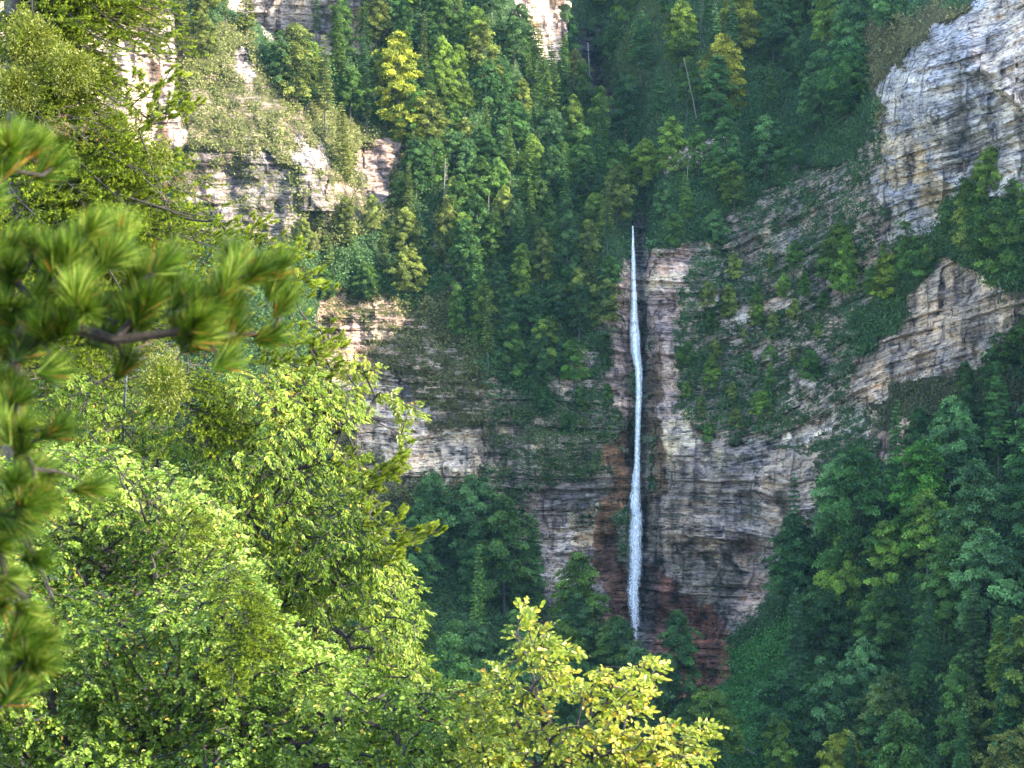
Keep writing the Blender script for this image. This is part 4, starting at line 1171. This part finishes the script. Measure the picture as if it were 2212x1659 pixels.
def near_fir(name, label, tx, d, top_py, bot_py, prof, seed, nb, tr_r=.24, axis_px_top=None, side=(-.9, 1.0), toward=.6):
    """trunk at pixel column tx; prof(py) = reach in px of the boughs whose tips show at that height"""
    rg = np.random.default_rng(seed)
    base = P(tx, 4200, d + (7.0 if tr_r < .1 else 0))
    root = empty(name, base, label, 'tree')
    g = Geo()
    ys = np.linspace(4200, top_py, 16)
    g.tube(np.array([P(tx + 12 * math.sin(y / 300), y, d + min(7.0, max(0.0, y - bot_py) / 60.0) * (tr_r < .1)) for y in ys]) - base, np.linspace(tr_r, tr_r * .2 if top_py > 0 else tr_r * .5, 16), 8)
    link('trunk', g.mesh(name + '_trunk', M_BARK, True), root)
    for k in range(nb):
        py = top_py + (bot_py - top_py) * (k + rg.uniform(0, .8)) / nb
        L = prof(py) * KPX * d * rg.uniform(.86, 1.04)
        u = rg.uniform(*side)                      # -1 towards the camera, 0 to the right, +1 away
        if k % 3 == 0: u = rg.uniform(-.25, .25)
        az = u * math.pi / 2
        dirv = np.array([math.cos(az), math.sin(az) if u > 0 else math.sin(az), 0])
        wm, nm = BOUGHS[int(rg.integers(len(BOUGHS)))]
        a = P(tx, py - .10 * prof(py) * .6, d)
        ref_ = 2.4
        if L < 1.3:
            wm, nm = SMALLB[int(rg.integers(len(SMALLB)))]; ref_ = .8
        b = link('bough', wm, root)
        b.location = Vector([float(v) for v in (a - base)])
        b.rotation_euler = (rg.normal(.34, .12), rg.uniform(-.04, .14) + .16 * abs(math.sin(az)), az)
        sc = L / ref_
        b.scale = (sc, sc * rg.uniform(.85, 1.15), sc * rg.choice([1, 1.15]))
        n_ = link('needles', nm, b)
    return root


PX_ = [-200, 0, 30, 60, 100, 150, 200, 240, 300, 350, 400, 450, 500, 560, 620, 700]
PR_ = [330, 350, 375, 340, 250, 280, 240, 260, 350, 400, 455, 430, 440, 430, 350, 330]
near_fir('fir_tree', 'old silver fir with layered boughs and lichen-grey limbs at upper left', 30, 27.5, -200, 740, lambda y: 1.06 * np.interp(y, PX_, PR_), 21, 125)
near_fir('fir_tree', 'second fir standing dark behind the old silver fir at the left edge', -60, 33.0, -400, 1150, lambda y: np.interp(y, [-400, 0, 300, 600, 900, 1150], [260, 330, 380, 470, 430, 330]), 22, 52)
near_fir('fir_tree', 'small fir spreading among the hornbeam leaves below the mistletoe ball', 400, 24.7, 800, 960, lambda y: np.interp(y, [800, 860, 960], [60, 130, 160]), 23, 20, .02, side=(-1.9, .9))
near_fir('fir_tree', 'young fir tip poking out of the beech leaves at lower left', 495, 19.9, 1215, 1430, lambda y: np.interp(y, [1215, 1260, 1330, 1430], [25, 70, 120, 170]), 24, 24, .016, side=(-1.9, .9))
near_fir('fir_tree', 'little dark fir showing through the leaves left of the forked limbs', 395, 21.3, 1085, 1190, lambda y: np.interp(y, [1085, 1190], [40, 90]), 25, 12, .015, side=(-1.9, .9))


# ---- pine shoots: brushes of needles at the twig ends
def pine_shoots(g, gw, tips, dirs, seed, shootL, nneed, needL, needW, spread=.9, brown=.03, base=0.25):
    rg = np.random.default_rng(seed)
    n = len(tips)
    L = shootL * rg.uniform(.7, 1.2, n)
    start = tips - dirs * L[:, None]
    gw.segs(start, tips, np.full(n, shootL * .035), np.full(n, shootL * .03), 5)
    rep = np.repeat(np.arange(n), nneed)
    f = rg.uniform(base, 1.0, len(rep)); 
    p = start[rep] + (tips - start)[rep] * f[:, None]
    d = dirs[rep]
    rnd = rg.normal(0, 1, (len(rep), 3)); rad = unit(rnd - d * np.sum(rnd * d, 1, keepdims=True))
    sp_ = (spread * (1.15 - .75 * f) + rg.normal(0, .12, len(rep)))[:, None]
    ax = unit(d + rad * sp_ + np.array([0, 0, .12]))
    tb = rg.uniform(.3, .7, n)[rep]
    tint = np.clip(tb + rg.normal(0, .26, len(rep)), 0, .92)
    tint = np.where((rg.uniform(0, 1, len(rep)) < brown) & (f < .6), 1.0, tint)
    g.leaves(p, ax, unit(np.cross(ax, rg.normal(0, 1, (len(rep), 3)))), needL * rg.uniform(.75, 1.15, len(rep)), np.full(len(rep), needW), tint, 'tri')


def near_pine(name, label, root_px, tips_px, seed, shootL, nneed, needL, needW, dirbias, jitter, per=1, r_tip=.004, barkm=M_DARKBARK, brown=.03, bias=.2, parts='needles', spread=.9, wob=.07, dj=.25, rmax=.2, nmat=None):
    rg = np.random.default_rng(seed)
    rp = np.array([P(*r) for r in root_px]); base = rp[0].copy()
    T = []
    for (x, y, d) in tips_px:
        for k in range(per):
            T.append(P(x + rg.normal(0, jitter) * (k > 0), y + rg.normal(0, jitter) * (k > 0), d + rg.normal(0, dj) * (k > 0)))
    T = np.array(T)
    pos, par, tn = grow(rp, T, seed, .2 if needL < .09 else .06, wob, bias, -.06)
    gw = Geo(); wood(gw, pos, par, tn, r_tip, rmax, 2.2, 6)
    dirs = unit(unit(pos[tn] - pos[np.maximum(par[tn], 0)]) * .5 + np.array(dirbias) * 1.0 + rg.normal(0, .28, (len(T), 3)))
    g = Geo()
    pine_shoots(g, gw, T, dirs, seed + 3, shootL, nneed, needL, needW, spread, brown)
    for G in (g, gw): G.v = [v - base for v in G.v]
    root = empty(name, base, label, 'tree')
    link('trunk', gw.mesh(name + '_wood', barkm, False), root)
    link(parts, g.mesh(name + '_needles', nmat or M_PINE), root)
    return root


# pine with short tufts whose limbs reach out past the fir
pt = []
def run(pts, d, n=None):
    for (x, y) in pts: pt.append((x, y, d))
run([(432, 212), (412, 222), (395, 232), (378, 228), (385, 152), (372, 168), (355, 180), (390, 205), (340, 200), (330, 225), (300, 240), (345, 245), (300, 185), (370, 250), (315, 262), (290, 150)], 26.0)
run([(575, 490), (560, 478), (545, 498), (520, 485), (530, 510), (500, 505), (480, 488), (572, 515), (600, 530), (470, 520), (500, 535), (540, 540)], 26.2)
run([(655, 540), (640, 552), (625, 538), (690, 605), (680, 620), (665, 600), (650, 625), (640, 600), (630, 640), (615, 610), (600, 570), (585, 545), (600, 600)], 25.6)
run([(742, 715), (730, 728), (715, 735), (700, 745), (690, 725), (672, 740), (655, 720), (640, 745), (650, 700), (620, 720), (600, 705), (700, 765), (680, 775), (650, 780), (620, 765), (590, 740), (735, 785), (715, 800), (690, 805), (660, 810), (570, 760), (560, 720), (600, 790)], 25.4)
run([(880, 972), (872, 985), (858, 992), (845, 1005), (835, 1020), (820, 1030), (805, 1040), (850, 1030), (790, 1050), (820, 1055), (770, 1000), (760, 985), (860, 1010)], 25.0)
run([(942, 1135), (930, 1148), (915, 1152), (900, 1160), (888, 1175), (875, 1165), (860, 1180), (845, 1190), (870, 1195), (830, 1180), (815, 1200), (850, 1210), (870, 1110), (855, 1125), (820, 1100), (800, 1130), (835, 1150)], 24.8)
near_pine('pine_tree', 'pine with short dark tufts on upturned twig ends along the edge of the leaves',
          [(430, 4200, 27.5), (430, 2600, 27.3), (430, 1500, 27.2), (420, 1000, 27.2), (400, 700, 27.1), (360, 450, 27.0), (300, 280, 26.8)], pt, 31, .13, 190, .054, .0058, (.55, -.1, .45), 14, per=6, r_tip=.0024, barkm=M_DARKBARK, spread=1.05, rmax=.013, nmat=M_PINE2)

# a denser pine further back closes the gaps behind the fir
fq = rays_in([(-140, -120), (230, -120), (250, 60), (300, 230), (370, 330), (430, 420), (520, 560), (600, 680), (640, 800), (560, 900), (200, 1100), (-140, 1300)], 1300, 5, 19)
fd = 31.5 + fbm(fq[:, 0] / 120, fq[:, 1] / 120, 8, 3) * 1.6
near_pine('pine_tree', 'dense pine closing the view behind the fir boughs at the left',
          [(60, 4200, 33), (60, 1500, 32.6), (50, 700, 32.5), (60, 100, 32.3), (60, -100, 32.2)], [(a, b, c) for (a, b), c in zip(fq, fd)], 33, .12, 110, .06, .006, (.4, -.3, .5), 1, per=1, r_tip=.003, spread=1.1, rmax=.09, nmat=M_PINE2)

# the pine right beside the camera, out of focus
near = []
for (x, y, d) in [(25, 330, 6.4), (60, 300, 6.6), (-20, 400, 6.2),
                  (270, 470, 6.5), (230, 520, 6.4), (140, 540, 6.3), (90, 520, 6.5), (180, 600, 6.2), (30, 560, 6.4), (60, 640, 6.3),
                  (370, 590, 6.5), (330, 620, 6.3), (290, 640, 6.5), (440, 630, 6.4), (560, 570, 6.6), (590, 560, 6.4), (520, 640, 6.5), (545, 690, 6.5), (480, 700, 6.4), (430, 720, 6.5), (240, 700, 6.6), (110, 700, 6.3), (20, 710, 6.4),
                  (40, 850, 6.3), (60, 900, 6.2), (-10, 930, 6.4), (20, 800, 6.4),
                  (90, 1040, 6.2), (110, 1000, 6.4), (60, 1100, 6.1), (-5, 1060, 6.3), (10, 1150, 6.3),
                  (60, 1350, 6.2), (75, 1320, 6.3), (30, 1430, 6.2), (-10, 1470, 6.3), (-20, 1250, 6.4)]:
    near.append((x - 12 - 24 * (x > 450), y + 28, d))
near_pine('black_pine', 'blurred black pine branch with long needles right before the camera',
          [(-900, 3600, 6.8), (-880, 1800, 6.8), (-700, 900, 6.7), (-400, 760, 6.6), (-150, 720, 6.5), (60, 690, 6.5), (130, 700, 6.4), (250, 735, 6.4), (400, 715, 6.4), (500, 725, 6.45)],
          near, 41, .085, 300, .10, .0034, (.35, -.1, .62), 36, per=4, r_tip=.0026, barkm=M_BLACKBARK, brown=.06, bias=.1, spread=1.0, wob=.12, dj=.06, rmax=.05)


# ---- mistletoe balls
def mistletoe(px, py, d, r, label, seed, n=1500):
    rg = np.random.default_rng(seed)
    c = P(px, py, d)
    root = empty('mistletoe', c, label, 'mistletoe', 'mistletoe balls on the near trees')
    gl, gw = Geo(), Geo()
    dirs = unit(rg.normal(0, 1, (n, 3))); rr = r * rg.uniform(.45, 1.08, n) * (1 + .18 * np.sin(dirs[:, 0] * 5 + seed))
    p = dirs * rr[:, None]
    gw.segs(p[::5] * .08, p[::5], np.full(len(p[::5]), .004), np.full(len(p[::5]), .002), 3)
    for sg in (-1, 1):
        s = unit(np.cross(dirs, rg.normal(0, 1, (n, 3))))
        gl.leaves(p + rg.normal(0, r * .12, (n, 3)), unit(dirs * .7 + s * sg * .55 + rg.normal(0, .5, (n, 3))), unit(s + rg.normal(0, .5, (n, 3)) + np.array([0, 0, .5])), rg.uniform(.035, .055, n), rg.uniform(.010, .015, n), np.clip(rg.normal(.5, .25, n), 0, 1))
    link('twigs', gw.mesh('mistletoe_twigs', M_LEAF_B), root)
    link('leaves', gl.mesh('mistletoe_leaves', M_MISTLE), root)


mistletoe(352, 822, 24.2, .30, 'round yellow-green mistletoe ball above the small fir', 1)
mistletoe(60, 90, 26.0, .33, 'large mistletoe ball on the fir near the top left corner', 2, 2600)
mistletoe(150, 150, 25.7, .26, 'mistletoe ball just right of the largest one', 3, 2000)
mistletoe(30, 190, 25.7, .24, 'mistletoe ball below the largest one at the left edge', 4, 1800)
mistletoe(345, 335, 26.0, .13, 'small golden mistletoe tuft on a fir bough tip', 5, 400)

# grey dead stub standing up in the middle of the foliage
g = Geo()
b0 = P(266, 885, 25.4)
g.tube(np.array([P(264, 1000, 27.5), P(268, 880, 26.0), P(272, 820, 25.3), P(279, 770, 25.3)]) - b0, [.020, .018, .014, .008], 7)
g.tube(np.array([P(272, 803, 25.3), P(300, 800, 25.2), P(328, 804, 25.1)]) - b0, [.016, .012, .007], 5)
ds = link('dead_stub', g.mesh('dead_stub', M_LICHEN, True)); ds.location = Vector([float(v) for v in b0])
tag(ds, 'weathered grey dead stub with one side twig left of the mistletoe ball', 'dead wood')

# sprays of dead reddish twigs caught in the branches
def dead_twigs(px, py, d, w, h, label, seed, n=20, mat=M_BROWN):
    rg = np.random.default_rng(seed)
    c = P(px, py, d); gw, gn = Geo(), Geo()
    root = empty('dead_branch', c, label, 'dead branch', 'dead branches in the near foliage')
    A, B = [], []
    for k in range(n):
        a = np.array([rg.uniform(-w, w * .3), rg.normal(0, .15), rg.normal(0, h * .4)]); L = rg.uniform(.15, .5)
        b = a + unit(np.array([1, rg.normal(0, .5), rg.normal(-.1, .45)])) * L
        A.append(a); B.append(b)
        for q in range(3):
            s = a + (b - a) * rg.uniform(.3, .95); A.append(s); B.append(s + unit(rg.normal(0, 1, 3) + np.array([.8, 0, 0])) * L * .35)
    A = np.array(A); B = np.array(B)
    gw.segs(A, B, np.full(len(A), .003), np.full(len(A), .0012), 3)
    m = 300
    k = rg.integers(0, len(A), m); p = A[k] + (B - A)[k] * rg.uniform(.3, 1, (m, 1))
    gn.leaves(p, unit(rg.normal(0, 1, (m, 3))), unit(rg.normal(0, 1, (m, 3))), rg.uniform(.02, .04, m), np.full(m, .007), rg.uniform(0, 1, m))
    link('twigs', gw.mesh('dead_twigs', M_BARK), root)
    link('needles', gn.mesh('dead_twig_needles', mat), root)


dead_twigs(180, 265, 26.2, .6, .25, 'bare grey twigs with brown needles under the fir boughs', 1)
dead_twigs(400, 395, 26.0, .5, .2, 'reddish dead twigs under the lowest long fir bough', 2)
dead_twigs(350, 765, 24.9, .6, .2, 'rusty dead branch right above the round mistletoe ball', 3)
dead_twigs(430, 940, 25.3, .6, .2, 'grey and rusty dead twigs among the hornbeam leaves', 4)
dead_twigs(330, 1080, 23.0, .35, .25, 'brown withered twigs over the pale beech leaves', 5, 24)

# ------------------------------------------------------------------ labels of the far trees
import collections
byz = collections.defaultdict(list)
for t in TREES: byz[t['zone']].append(t)
ORD = ['first', 'second', 'third', 'fourth', 'fifth', 'sixth', 'seventh', 'eighth', 'ninth', 'tenth', 'eleventh', 'twelfth', 'thirteenth', 'fourteenth', 'fifteenth', 'sixteenth', 'seventeenth', 'eighteenth', 'nineteenth', 'twentieth']
GRP = {z: 'trees, ' + v[5] for z, v in ZONES.items()}
ROWS = {3: ['top row', 'middle row', 'bottom row'], 2: ['upper row', 'lower row'], 1: [''],
        4: ['top row', 'second row', 'third row', 'bottom row'], 5: ['top row', 'second row', 'third row', 'fourth row', 'bottom row'], 6: ['top row', 'second row', 'third row', 'fourth row', 'fifth row', 'bottom row'],
        8: ['top row', 'second row', 'third row', 'fourth row', 'fifth row', 'sixth row', 'seventh row', 'bottom row']}
for z, ts in byz.items():
    if z == 'hero':
        for t in ts:
            tag(t['o'], t['label'], 'tree')
        continue
    n = len(ts)
    nr = 1 if n <= 5 else 2 if n <= 12 else 3 if n <= 24 else 5 if n <= 45 else 8
    ts.sort(key=lambda t: t['py'])
    for r in range(nr):
        row = ts[r * n // nr:(r + 1) * n // nr]
        row.sort(key=lambda t: t['px'])
        for i, t in enumerate(row):
            c = t['col']; lum = c[1]
            if t['kind'] == 'fir': look = 'dark fir' if lum < .07 else 'green fir'
            elif c[0] / c[1] > .75: look = 'olive broadleaf'
            elif lum < .075: look = 'dark broadleaf'
            elif lum < .10: look = 'green broadleaf'
            else: look = 'bright green broadleaf'
            rn = ROWS[nr][r]
            lab = (f"{look}, {ORD[i]} from left" + (f", {rn}" if rn else '') + ', ' + ZONES[z][5])
            tag(t['o'], lab, 'tree', GRP[z])

# ------------------------------------------------------------------ air
hz_me = bpy.data.meshes.new('haze')
x0, x1, y0, y1, z0, z1 = -420, 480, -120, 760, -190, 420
vv = [(x, y, z) for z in (z0, z1) for y in (y0, y1) for x in (x0, x1)]
hz_me.from_pydata(vv, [], [(0, 2, 3, 1), (4, 5, 7, 6), (0, 1, 5, 4), (2, 6, 7, 3), (0, 4, 6, 2), (1, 3, 7, 5)])
hm, hnt, hout = new_mat('air')
pv = N(hnt, 'ShaderNodeVolumePrincipled')
pv.inputs['Color'].default_value = (.35, .72, 1.0, 1)
pv.inputs['Density'].default_value = .00004
pv.inputs['Anisotropy'].default_value = .2
hnt.links.new(pv.outputs[0], hout.inputs['Volume'])
hz_me.materials.append(hm)
hz = link('haze', hz_me); tag(hz, kind='stuff')
print('TREES', len(TREES))
